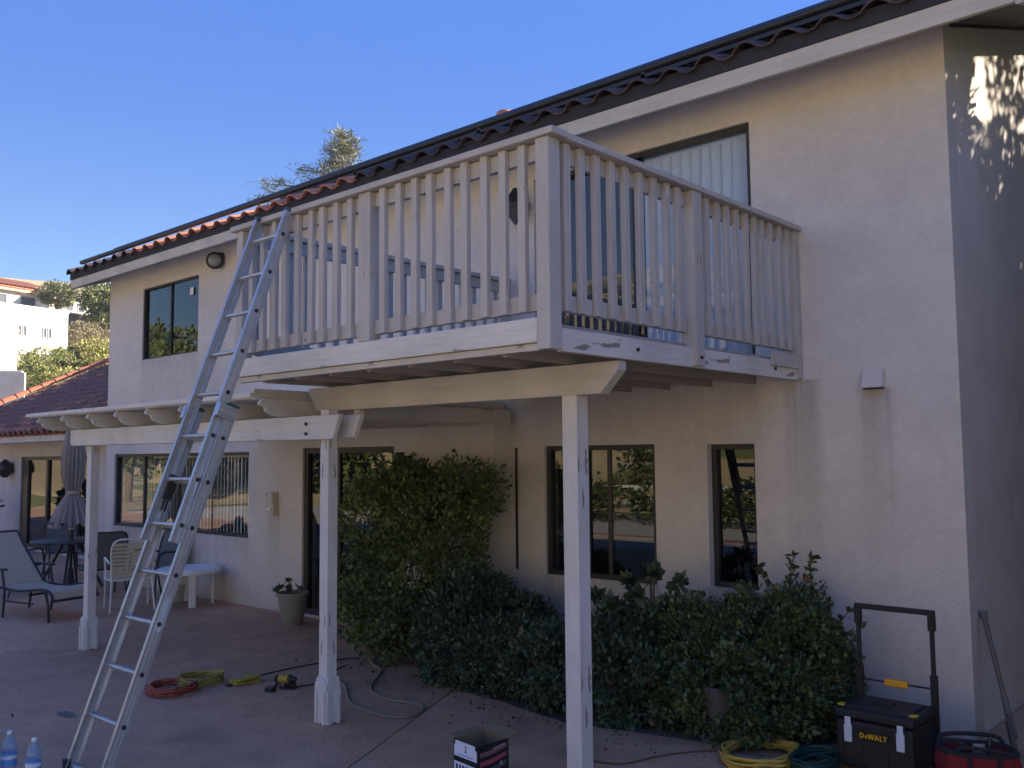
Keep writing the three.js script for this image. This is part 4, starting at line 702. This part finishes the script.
{ // wheeled tool box
  const t = thing('tool_box', 'black wheeled tool box with raised pull handle beside the shrub', 'tool box', [-2.235, 0, -5.9]);
  const bl = std(0.012, 0.012, 0.014, 0.62), yl = std(0.62, 0.45, 0.02, 0.5);
  part(t, 'body', [board(-0.235, 0.235, 0.03, 0.31, -0.2, 0.2, 0.02), ...[-0.2, -0.075, 0.075, 0.2].map((x) => board(x - 0.012, x + 0.012, 0.05, 0.16, 0.195, 0.209, 0.004))], bl);
  part(t, 'lid', [board(-0.245, 0.245, 0.315, 0.375, -0.205, 0.208, 0.02), board(-0.2, 0.2, 0.37, 0.386, -0.15, 0.15, 0.012), board(-0.06, 0.06, 0.383, 0.398, -0.03, 0.03, 0.008)], bl);
  for (const x of [-0.152, 0.163]) { const l = part(t, 'latch', [board(x - 0.024, x + 0.024, 0.18, 0.285, 0.2, 0.217, 0.006), board(x - 0.018, x + 0.018, 0.28, 0.33, 0.205, 0.213, 0.004)], std(0.60, 0.66, 0.72, 0.35)); l.userData.label = 'pale latch'; }
  for (const x of [-0.215, 0.215]) part(t, 'corner_clip', board(x - 0.025, x + 0.025, 0.376, 0.384, 0.10, 0.15, 0.003), yl);
  const [g, m] = printed(0.185, 0.052, canvasTex(370, 104, (x, w, h) => { x.fillStyle = '#08080a'; x.fillRect(0, 0, w, h); x.fillStyle = '#e6b400'; x.font = 'bold 88px sans-serif'; x.textBaseline = 'middle'; x.fillText('D', 4, 54); x.font = 'bold 66px sans-serif'; x.fillText('e', 68, 60); x.font = 'bold 88px sans-serif'; x.fillText('WALT', 106, 54, 258); }), 0.5);
  part(t, 'lettering', g, m).position.set(0.008, 0.235, 0.2108);
  for (const x of [-0.232, 0.232]) { part(t, 'handle_pole', board(x - 0.013, x + 0.013, 0.1, 0.93, -0.223, -0.2, 0.004), bl); part(t, 'handle_sleeve', board(x - 0.021, x + 0.021, 0.08, 0.56, -0.228, -0.195, 0.005), bl); }
  part(t, 'handle_bar', [board(-0.255, 0.255, 0.925, 0.96, -0.228, -0.195, 0.01), ...[-0.232, 0.232].map((x) => board(x - 0.022, x + 0.022, 0.83, 0.93, -0.23, -0.193, 0.006))], bl);
  part(t, 'release_rod', rod(V(-0.23, 0.475, -0.21), V(0.23, 0.475, -0.21), 0.006, 0.006, 8), bl); part(t, 'grip', [board(-0.075, 0.075, 0.45, 0.498, -0.23, -0.192, 0.012)], std(0.75, 0.36, 0.02, 0.5), 'orange release grip');
  for (const x of [-0.225, 0.225]) { const w = sub(t, 'wheel'); part(w, 'tyre', uvm(tr(new THREE.TorusGeometry(0.062, 0.022, 8, 22).rotateY(Math.PI / 2), x, 0.085, -0.2)), bl); part(w, 'hub', uvm(tr(new THREE.CylinderGeometry(0.05, 0.05, 0.03, 16).rotateZ(Math.PI / 2), x, 0.085, -0.2)), yl); }
}
{ // red tool bag
  const t = thing('tool_bag', 'open red tool bag with black trim at the bottom right corner', 'bag', [-1.70, 0, -5.86], 0.55);
  const red = std(0.2, 0.012, 0.014, 0.9), bk = std(0.02, 0.02, 0.022, 0.9);
  const ring = (y, a, b, bulge) => Array.from({ length: 28 }, (_, i) => { const q = i / 28 * 6.2832, c = Math.cos(q), s = Math.sin(q), p = 0.32; return V(a * Math.sign(c) * Math.pow(Math.abs(c), p) + bulge * Math.sin(q * 5) * 0.006, y + 0.006 * Math.sin(q * 3 + 1), b * Math.sign(s) * Math.pow(Math.abs(s), p) + bulge * Math.cos(q * 4) * 0.006); });
  const loft = (rows) => { const p = [], id = []; rows.forEach((r) => r.forEach((v) => p.push(v.x, v.y, v.z))); for (let j = 0; j + 1 < rows.length; j++) for (let i = 0; i < 28; i++) { const a = j * 28 + i, b = j * 28 + (i + 1) % 28; id.push(a, a + 28, b, b, a + 28, b + 28); } const g = new THREE.BufferGeometry(); g.setAttribute('position', new THREE.Float32BufferAttribute(p, 3)); g.setIndex(id); g.computeVertexNormals(); return clean(g); };
  part(t, 'body', loft([ring(0.005, 0.18, 0.12, 0), ring(0.06, 0.20, 0.14, 1), ring(0.15, 0.205, 0.14, 2), ring(0.235, 0.195, 0.125, 1), ring(0.232, 0.185, 0.115, 1), ring(0.06, 0.18, 0.11, 0), ring(0.02, 0.05, 0.02, 0)]), red);
  part(t, 'trim', loft([ring(0.222, 0.2, 0.13, 1), ring(0.245, 0.2, 0.13, 1), ring(0.25, 0.187, 0.118, 1), ring(0.225, 0.183, 0.112, 1)]), bk);
  part(t, 'stiffener', tube([[-0.18, 0.24, -0.115], [-0.16, 0.265, -0.13], [0, 0.28, -0.14], [0.16, 0.265, -0.13], [0.18, 0.24, -0.115]], 0.014, 30), bk); part(t, 'stiffener', tube([[-0.15, 0.24, 0.12], [-0.12, 0.27, 0.13], [0.05, 0.265, 0.14], [0.17, 0.24, 0.12]], 0.011, 30), bk);
  part(t, 'pocket', [-0.1, 0.03].map((x) => board(x, x + 0.11, 0.03, 0.15, 0.138, 0.156, 0.008)), red); part(t, 'handle', tube([[-0.08, 0.22, 0.14], [-0.07, 0.16, 0.17], [0.07, 0.16, 0.17], [0.08, 0.22, 0.14]], 0.011, 24), bk);
  part(t, 'tool_handle', [rod(V(-0.06, 0.1, 0), V(-0.09, 0.27, 0.02), 0.016, 0.013, 10), rod(V(0.05, 0.1, -0.03), V(0.09, 0.28, -0.05), 0.015, 0.015, 10)], M.bronze); part(t, 'tool_blade', board(-0.02, 0.045, 0.1, 0.262, -0.004, 0.004, 0.001), M.alu);
}
{ // shovel on the end wall
  const t = thing('shovel', 'worn wooden-handled shovel leaning on the end wall by the red bag', 'shovel', [-1.66, 0, -6.6]);
  const top = V(-0.275, 0.8, -0.38), mid = V(-0.075, 0.22, -0.1), wood = std(0.15, 0.13, 0.10, 0.9), steel = std(0.16, 0.14, 0.12, 0.75, { metalness: 0.2 });
  part(t, 'handle', rod(mid, top, 0.016, 0.018, 10), wood); part(t, 'grip', [rod(top.clone(), top.clone().add(V(-0.012, 0.045, -0.016)), 0.026, 0.028, 10)], std(0.14, 0.15, 0.13, 0.8));
  part(t, 'socket', rod(mid.clone().lerp(top, 0.22), mid.clone().lerp(top, -0.18), 0.02, 0.024, 10), steel);
  const g = new THREE.PlaneGeometry(0.2, 0.27, 8, 8), p = g.attributes.position; for (let i = 0; i < p.count; i++) { const x = p.getX(i), y = p.getY(i), k = y < -0.02 ? 1 - Math.pow((-0.02 - y) / 0.125, 2) * 0.75 : 1; p.setX(i, x * k); p.setZ(i, -x * x * 3.2); } g.computeVertexNormals(); const blade = steel.clone(); blade.side = THREE.DoubleSide;
  const m = part(t, 'blade', clean(g), blade); m.position.set(-0.03, 0.115, -0.04); m.quaternion.setFromUnitVectors(V(0, 1, 0), top.clone().sub(mid).normalize()).multiply(new THREE.Quaternion().setFromAxisAngle(V(0, 1, 0), 1.9));
}
{ // water bottles at the lower left
  const pet = new THREE.MeshPhysicalMaterial({ transmission: 0.82, thickness: 0, roughness: 0.12, ior: 1.5, side: THREE.DoubleSide }); pet.color.setRGB(0.72, 0.84, 0.95);
  const body = lathe([[0, 0.004], [0.032, 0.002], [0.043, 0.012], [0.043, 0.05], [0.0405, 0.056], [0.043, 0.062], [0.043, 0.09], [0.0405, 0.096], [0.043, 0.102], [0.043, 0.20], [0.041, 0.206], [0.043, 0.212], [0.04, 0.232], [0.03, 0.258], [0.017, 0.278], [0.0135, 0.284], [0.0135, 0.296], [0, 0.296]], 28);
  const cap = lathe([[0, 0.309], [0.0135, 0.309], [0.015, 0.306], [0.015, 0.288], [0.0, 0.288]], 20), lab = lathe([[0.0436, 0.112], [0.0436, 0.185]], 28), lm = std(0.13, 0.36, 0.72, 0.5), wm = std(0.85, 0.86, 0.88, 0.5); lm.side = THREE.DoubleSide;
  const t = thing('water_bottle', 'clear water bottle nearest the ladder foot, standing a little apart', 'bottle', [-5.873, 0, -2.245]);
  part(t, 'body', body, pet); part(t, 'cap', cap, wm); part(t, 'label', lab, lm); part(t, 'label_band', lathe([[0.0438, 0.15], [0.0438, 0.172]], 28), std(0.8, 0.8, 0.82, 0.5, { side: THREE.DoubleSide })); t.userData.group = 'water bottles at the lower left';
  for (const [x, z, l] of [[-6.14, -2.205, 'clear water bottle in the middle of the lower left group'], [-6.115, -2.10, 'clear water bottle cut off by the left picture edge']]) { const c = t.clone(); c.name = numbered('water_bottle'); c.position.set(x, 0, z); c.rotation.y = x * 9; c.userData = { ...t.userData, label: l }; scene.add(c); }
}

// ------------------------------------------------------------------ hillside behind, neighbours
{
  const wh = std(0.80, 0.78, 0.74, 0.9), cream = std(0.66, 0.56, 0.36, 0.85), grey = std(0.4, 0.4, 0.42, 0.8), pane = std(0.12, 0.14, 0.17, 0.2);
  const turn = Math.atan2(0.98, -0.2), wint = (t, x, y, w, h) => { const k = sub(t, 'window'); part(k, 'frame', [plain(x, x + w, y, y + 0.07, 0.002, 0.06), plain(x, x + w, y + h - 0.07, y + h, 0.002, 0.06), plain(x, x + 0.07, y + 0.07, y + h - 0.07, 0.002, 0.06), plain(x + w - 0.07, x + w, y + 0.07, y + h - 0.07, 0.002, 0.06)], grey); part(k, 'pane', plain(x + 0.07, x + w - 0.07, y + 0.07, y + h - 0.07, 0.002, 0.02), pane); };
  let t = thing('white_house', 'white flat-roofed house on the hillside in full sun', 'house', [-67.2, 8.1, -27.15], turn);
  part(t, 'wall', [plain(-16, 0, -1.5, 4.25, -8, 0)], wh); part(t, 'wall', plain(-16, -7.2, -2, 4.5, 0.002, 1.4), wh); part(t, 'parapet', [board(-16.05, 0.06, 4.25, 4.42, -0.3, 0.07, 0.02), board(-0.3, 0.06, 4.25, 4.42, -8.05, -0.31, 0.02)], wh);
  for (const x of [-3.72, -3.35, -1.9, -1.53]) wint(t, x, 2.3, 0.3, 0.75);
  part(t, 'terrace_shade', plain(-13.5, -8.2, 2.5, 4.1, 1.405, 1.45), grey); for (let k = 0; k < 3; k++) part(t, 'balustrade', board(-13.5, -8.3, 2.1 + k * 0.38, 2.32 + k * 0.38, 1.46, 1.6, 0.02), cream);  // flat grey sheet painted for the shade inside the terrace
  part(t, 'chimney', board(0.1, 0.9, -1, 1.6, -0.6, 0.2, 0.03), wh);
  t = thing('hilltop_house', 'long white house with red tiled roof on the hilltop at left', 'house', [-91.26, 15.4, -34.86], turn);
  part(t, 'wall', plain(-22, 0, -2, 2.1, -7, 0), wh); part(t, 'fascia', board(-22.4, 0.5, 2.1, 2.35, 0.3, 0.5, 0.02), cream);
  { const rf = sub(t, 'roof'); part(rf, 'slope', [prism([[-0.6, 2.36], [-0.6, 2.48], [3.6, 3.78], [3.6, 3.66]], 'x', -22.5, 0.6), prism([[7.6, 2.36], [7.6, 2.48], [3.602, 3.78], [3.602, 3.66]], 'x', -22.5, 0.6)], M.tiles[2]); const rows = []; for (let x = -22.4; x < 0.5; x += 0.45) { const g = new THREE.CylinderGeometry(0.13, 0.13, 4.4, 6, 1, true); g.rotateX(Math.PI / 2 - Math.atan(1.3 / 4.2) * -1 - 0); g.rotateX(-2 * 0); rows.push(uvm(tr(g, x, 3.16, -1.5))); } part(rf, 'tile_rows', rows, M.tiles[0]); }
  for (const x of [-21, -18.5, -8.4, -5.4, -2.6]) wint(t, x, 0.7, 1.5, 1.1);
  t = thing('garden_house', 'small pale house with arches between trees on the hilltop', 'house', [-89.31, 15.9, -36.68], turn);
  part(t, 'wall', plain(-2.6, 1.6, -1.5, 1.5, -4, 0), wh); part(t, 'roof', prism([[-0.4, 1.5], [2, 2.3], [4.4, 1.5]], 'x', -2.8, 1.8), cream); for (const x of [-2, -0.9, 0.3]) wint(t, x, 0.1, 0.7, 0.9);
  t = thing('retaining_wall', 'dark grey retaining bank below the hilltop trees', 'wall', [-78.6, 12.6, -33.0], turn + 0.05); part(t, 'wall', board(-6, 6, -1, 1.5, -0.4, 0, 0.05), std(0.13, 0.125, 0.125, 0.9)); part(t, 'coping', board(-6.05, 6.05, 1.5, 1.62, -0.45, 0.05, 0.03), grey);
  t = thing('shaded_base_wall', 'pale wall added for the shaded foot of the white block at the left edge', 'wall', [-47.95, 3.4, -17.25], Math.atan2(0.85, 0.53)); part(t, 'wall', plain(-9, 0.12, -1, 2.85, -0.3, 0), M.stuccoShade); part(t, 'coping', board(-9, 0.0, 2.85, 2.93, -0.31, 0.01, 0.01), wh);  // separate wall in dimmer stucco, in place of shade on the white block
  t = thing('terrace_house', 'bright white house block at the left edge above the shaded wall', 'house', [-53.14, 5.0, -18.85], turn); part(t, 'wall', [plain(-9, 0, -2.5, 3.9, -5, 0)], wh); part(t, 'parapet', board(-9.05, 0.04, 3.9, 4.02, -0.3, 0.05, 0.01), wh);
  tree('hill_tree', 'leafy green tree on the hill right of the white house', [-75.6, 11.9, -33.3], { h: 4.6, r: 1.6, crown: [[0, 2.9, 0, 1.6, 1.4, 1.6], [0.4, 2.0, -0.6, 1.5, 1.2, 1.5]], seed: 501, leaves: 11000, size: 0.45, len: 0.18, wid: 0.06, cols: [[0.17, 0.2, 0.08], [0.13, 0.165, 0.07], [0.22, 0.24, 0.11]] });
  tree('hill_tree', 'darker green tree partly hidden by the left house corner', [-77.5, 12.3, -34.9], { h: 5.8, r: 2, crown: [[0, 3.0, -0.4, 2.0, 1.6, 1.9]], seed: 502, leaves: 9000, size: 0.5, len: 0.18, wid: 0.06, cols: [[0.11, 0.14, 0.06], [0.08, 0.11, 0.05], [0.15, 0.18, 0.08]] });
  tree('hill_tree', 'pale feathery tree beside the red roofed hilltop house', [-86.2, 14.4, -33.9], { h: 3.6, r: 1.3, crown: [[0, 2.6, 0, 1.3, 0.9, 1.3]], seed: 503, leaves: 4500, size: 0.5, len: 0.24, wid: 0.05, cols: [[0.20, 0.20, 0.10], [0.15, 0.17, 0.08]] });
  const o = (lab, x, y, z, rx, ry, cols, seed, n = 3000) => shrub('hill_shrub', lab, 'shrub', [[x, y + ry * 0.5, z, rx, ry, rx]], { seed, leaves: n * 2.4 | 0, nClump: 110, size: 0.36, len: 0.13, wid: 0.045, cols, mat: M.leafMatt, base: [x, y, z], minY: -1, stems: 3 });
  o('olive brown shrub on the slope below the hill trees', -70.3, 9.6, -30.2, 2.0, 1.8, OLIVE, 511); o('olive brown shrub beside the white house corner', -71.3, 9.7, -29.2, 1.3, 1.7, OLIVE, 512, 2200);
  o('yellow-green shrub left of the upper house corner', -64.1, 7.7, -28.0, 1.6, 1.7, LIME, 513); o('yellow-green shrub in the middle of the bank', -66.0, 8.3, -28.3, 1.1, 1.4, LIME, 514, 2000);
  o('dark shrub at the foot of the white house corner', -64.6, 7.7, -26.2, 0.9, 1.2, [[0.05, 0.055, 0.04], [0.07, 0.07, 0.05]], 515, 1800);
  o('grassy green shrub below the white house', -63.6, 7.0, -24.7, 1.9, 1.5, [[0.22, 0.26, 0.09], [0.28, 0.29, 0.12], [0.34, 0.32, 0.15]], 516, 3500); o('wide green shrub left of the grassy one', -62.6, 6.6, -22.9, 2.0, 1.4, [[0.22, 0.25, 0.09], [0.28, 0.28, 0.12]], 517, 3500); o('low lime shrub above the wing roof edge', -60.5, 5.9, -24.6, 2.1, 1.2, LIME, 518, 3500);
}
{ // cedar behind the main roof: open flat sprays
  const rnd = rng(601), t = thing('cedar_tree', 'sparse conifer rising behind the main roof', 'tree', [-35.5, -0.3, -27.1]), tk = [rod(V(0, 0, 0), V(0.1, 17.9, 0), 0.32, 0.05, 9)], pts = [];
  const branch = (y, len, az, lift, n) => { const a = V(0.05, y, 0), b = V(Math.cos(az) * len, y + lift, Math.sin(az) * len); tk.push(rod(a, b, 0.06, 0.015, 5)); for (let i = 0; i < n; i++) { const q = 0.25 + 0.75 * Math.sqrt(rnd()), c = a.clone().lerp(b, q), w = 0.45 * (1.2 - q * 0.5), dr = Math.pow(rnd(), 2) * 0.75; pts.push([c.x + (rnd() - 0.5) * w * 2, c.y + 0.12 - dr, c.z + (rnd() - 0.5) * w * 2]); } };
  for (let k = 0; k < 60; k++) { const y = 9 + 8.9 * (k / 60) + rnd() * 0.2; branch(y, Math.max(0.35, (18.7 - y) * 0.46) * (0.7 + 0.5 * rnd()), k * 2.4 + rnd(), -0.1 + 0.25 * rnd(), 80); }
  const left = Math.atan2(-0.67 * -1, -0.74); branch(15.2, 3.9, left, 0.35, 150); branch(14.9, 4.4, left + 0.12, -0.15, 150); branch(15.9, 2.2, left - 0.2, 0.2, 90);
  part(t, 'trunk', tk, M.bark);
  part(t, 'crown', foliage(rnd, 17000, (r) => { const p = pts[Math.floor(r() * pts.length)], d = unit(r); return [p[0] + d[0] * 0.12, p[1] + d[1] * 0.07, p[2] + d[2] * 0.12, d[0], 0.15, d[2]]; }, { len: 0.26, wid: 0.02, cols: [[0.22, 0.225, 0.15], [0.28, 0.265, 0.18], [0.16, 0.17, 0.11]] }), M.leafMatt);
}
// ------------------------------------------------------------------ the rest of the garden: what shades the end wall, and what the windows mirror
tree('garden_tree', 'leafy garden tree standing off the end wall', [1.3, 0, -11.6], { h: 5.6, r: 3, trunkR: 0.2, crown: [[0, 3.0, 0, 2.0, 2.2, 2.8], [0.6, 2.2, 2.2, 1.6, 2.0, 1.8], [1.6, 3.0, -2.2, 2.2, 2.5, 2.4], [-1.2, 5.3, 2.5, 0.9, 1.25, 0.75]], seed: 702, leaves: 52000, nClump: 700, size: 0.5, len: 0.2, wid: 0.075, cols: GREEN });  // last crown clump added to keep sun off the balcony
tree('garden_tree', 'thin open tree between the house and the added hedge', [1.4, 0, -13.9], { h: 9, r: 2, trunkR: 0.12, crown: [[0.2, 6.0, 0, 2.2, 0.7, 2.8], [0.2, 5.6, 0.2, 2.2, 0.8, 2.8]], seed: 704, leaves: 14000, nClump: 200, size: 0.33, len: 0.16, wid: 0.055, cols: GREEN });  // crown shaped to keep sun off the lower end wall
tree('garden_tree', 'taller sapling with a few open sprays above the hedge', [1.7, 0, -14.6], { h: 9.6, r: 2, trunkR: 0.1, crown: [[0, 8.0, 0.3, 2.0, 1.4, 2.9]], seed: 707, leaves: 6400, nClump: 140, size: 0.27, len: 0.14, wid: 0.045, cols: GREEN });  // loose crown shaped to break the sun into dapples
tree('wing_shade_tree', 'unseen evergreen added behind the house to shade the wing roof', [-15.2, 0, -21], { h: 10.8, r: 3, trunkR: 0.25, crown: [[0, 6.5, 0, 3.2, 3.6, 2.6], [2.6, 5.5, 0.4, 2.6, 3.2, 2.2]], seed: 705, leaves: 12000, nClump: 240, size: 0.8, len: 0.34, wid: 0.12, cols: GREEN });  // pair of evergreens added out of view to keep sun off the wing
tree('wing_shade_tree', 'second, smaller unseen evergreen added to shade the wing roof', [-18.4, 0, -21.6], { h: 10.2, r: 3, trunkR: 0.25, crown: [[0, 6.2, 0, 2.2, 3.4, 2.4]], seed: 706, leaves: 9000, nClump: 200, size: 0.8, len: 0.34, wid: 0.12, cols: GREEN });
shrub('sun_block_hedge', 'unseen tall hedge added to shade the end wall and patio', 'hedge', [[2.9, 2.2, -13.0, 1.5, 3.2, 3.4], [0.8, 2.8, -8.9, 0.95, 3.5, 1.9], [0.5, 2.2, -11.5, 0.9, 3.0, 2.2], [-0.05, 1.9, -8.3, 0.5, 2.6, 1.3], [1.7, 2.2, -6.0, 0.9, 2.9, 1.7], [5.4, 2.2, -5.2, 1.2, 2.8, 3.0]], { seed: 703, leaves: 42000, nClump: 800, size: 0.5, len: 0.16, wid: 0.06, cols: GREEN, mat: M.leafMatt });  // hedge masses added out of view to block sun and sky
{
  const t = thing('low_fence', 'low white rail fence along the far side of the pool', 'fence', [-12, 0, 9.5]);
  part(t, 'rail', board(-16, 16, 0.95, 1.03, -0.03, 0.03), M.white); part(t, 'rail', board(-16, 16, 0.45, 0.52, -0.03, 0.03), M.white); for (let x = -16; x <= 16; x += 2) part(t, 'post', board(x - 0.05, x + 0.05, -0.1, 1.0, -0.085, -0.031), M.white);
  struct('pool_coping', plain(-20, -6, 0.003, 0.03, 4.2, 4.7), std(0.42, 0.27, 0.22, 0.8));
  const rnd = rng(710);
  shrub('pool_hedge', 'low clipped hedge beyond the pool', 'hedge', Array.from({ length: 9 }, (_, k) => [-27 + k * 3.1 + rnd(), 0.35, 8 + rnd() * 0.6, 1.7, 0.6 + 0.3 * rnd(), 0.7]), { seed: 720, leaves: 18000, nClump: 500, size: 0.3, len: 0.12, wid: 0.045, cols: GREEN, mat: M.leafMatt });
  struct('pool_deck', plain(-34, 8, -0.1, 0.002, 2.21, 9.2), std(0.52, 0.47, 0.41, 0.85));
  const ells = []; for (let k = 0; k < 150; k++) { const x = -75 + k * 0.6 + rnd() * 3, z = 13.5 + rnd() * 34, big = 0.4 + 0.9 * rnd() * rnd(); ells.push([x, hill(x, z) + big * 0.5, z, big * 1.3, big, big * 1.3]); }
  const scrub = part(scene, 'scrub', foliage(rnd, 70000, clumps(rnd, ells, 2600, 0.35, -1), { len: 0.2, wid: 0.08, cols: [...OLIVE, ...GREEN, [0.16, 0.12, 0.07], [0.11, 0.10, 0.05]] }), M.leafMatt); scrub.userData = { kind: 'stuff', label: 'scrub scattered over the hillside across the garden', category: 'scrub' };
  [[-43, 6.5, 8.2, 'broad tree at the far side of the garden'], [-50, 12, 9.5, 'tallest tree behind the pool hedge'], [-37.5, 11.5, 6.2, 'low round tree at the end of the pool fence'], [-57, 8, 9.0, 'tree at the foot of the hill across the garden'], [-62, 19, 9.5, 'tree half way up the hill across the garden'], [-30, 19, 7.0, 'tree on the hillside behind the pool fence']].forEach(([x, z, h, l], k) => tree('hillside_tree', l, [x, hill(x, z), z], { h, r: 2.4, crown: [[0, h * 0.62, 0, 2.9, h * 0.3, 2.9], [1, h * 0.42, 0.8, 2.4, h * 0.25, 2.4]], seed: 780 + k, leaves: 4500, size: 0.7, len: 0.3, wid: 0.11, cols: [[0.09, 0.12, 0.04], [0.12, 0.14, 0.05]] }));
}
renderer.render(scene, camera);
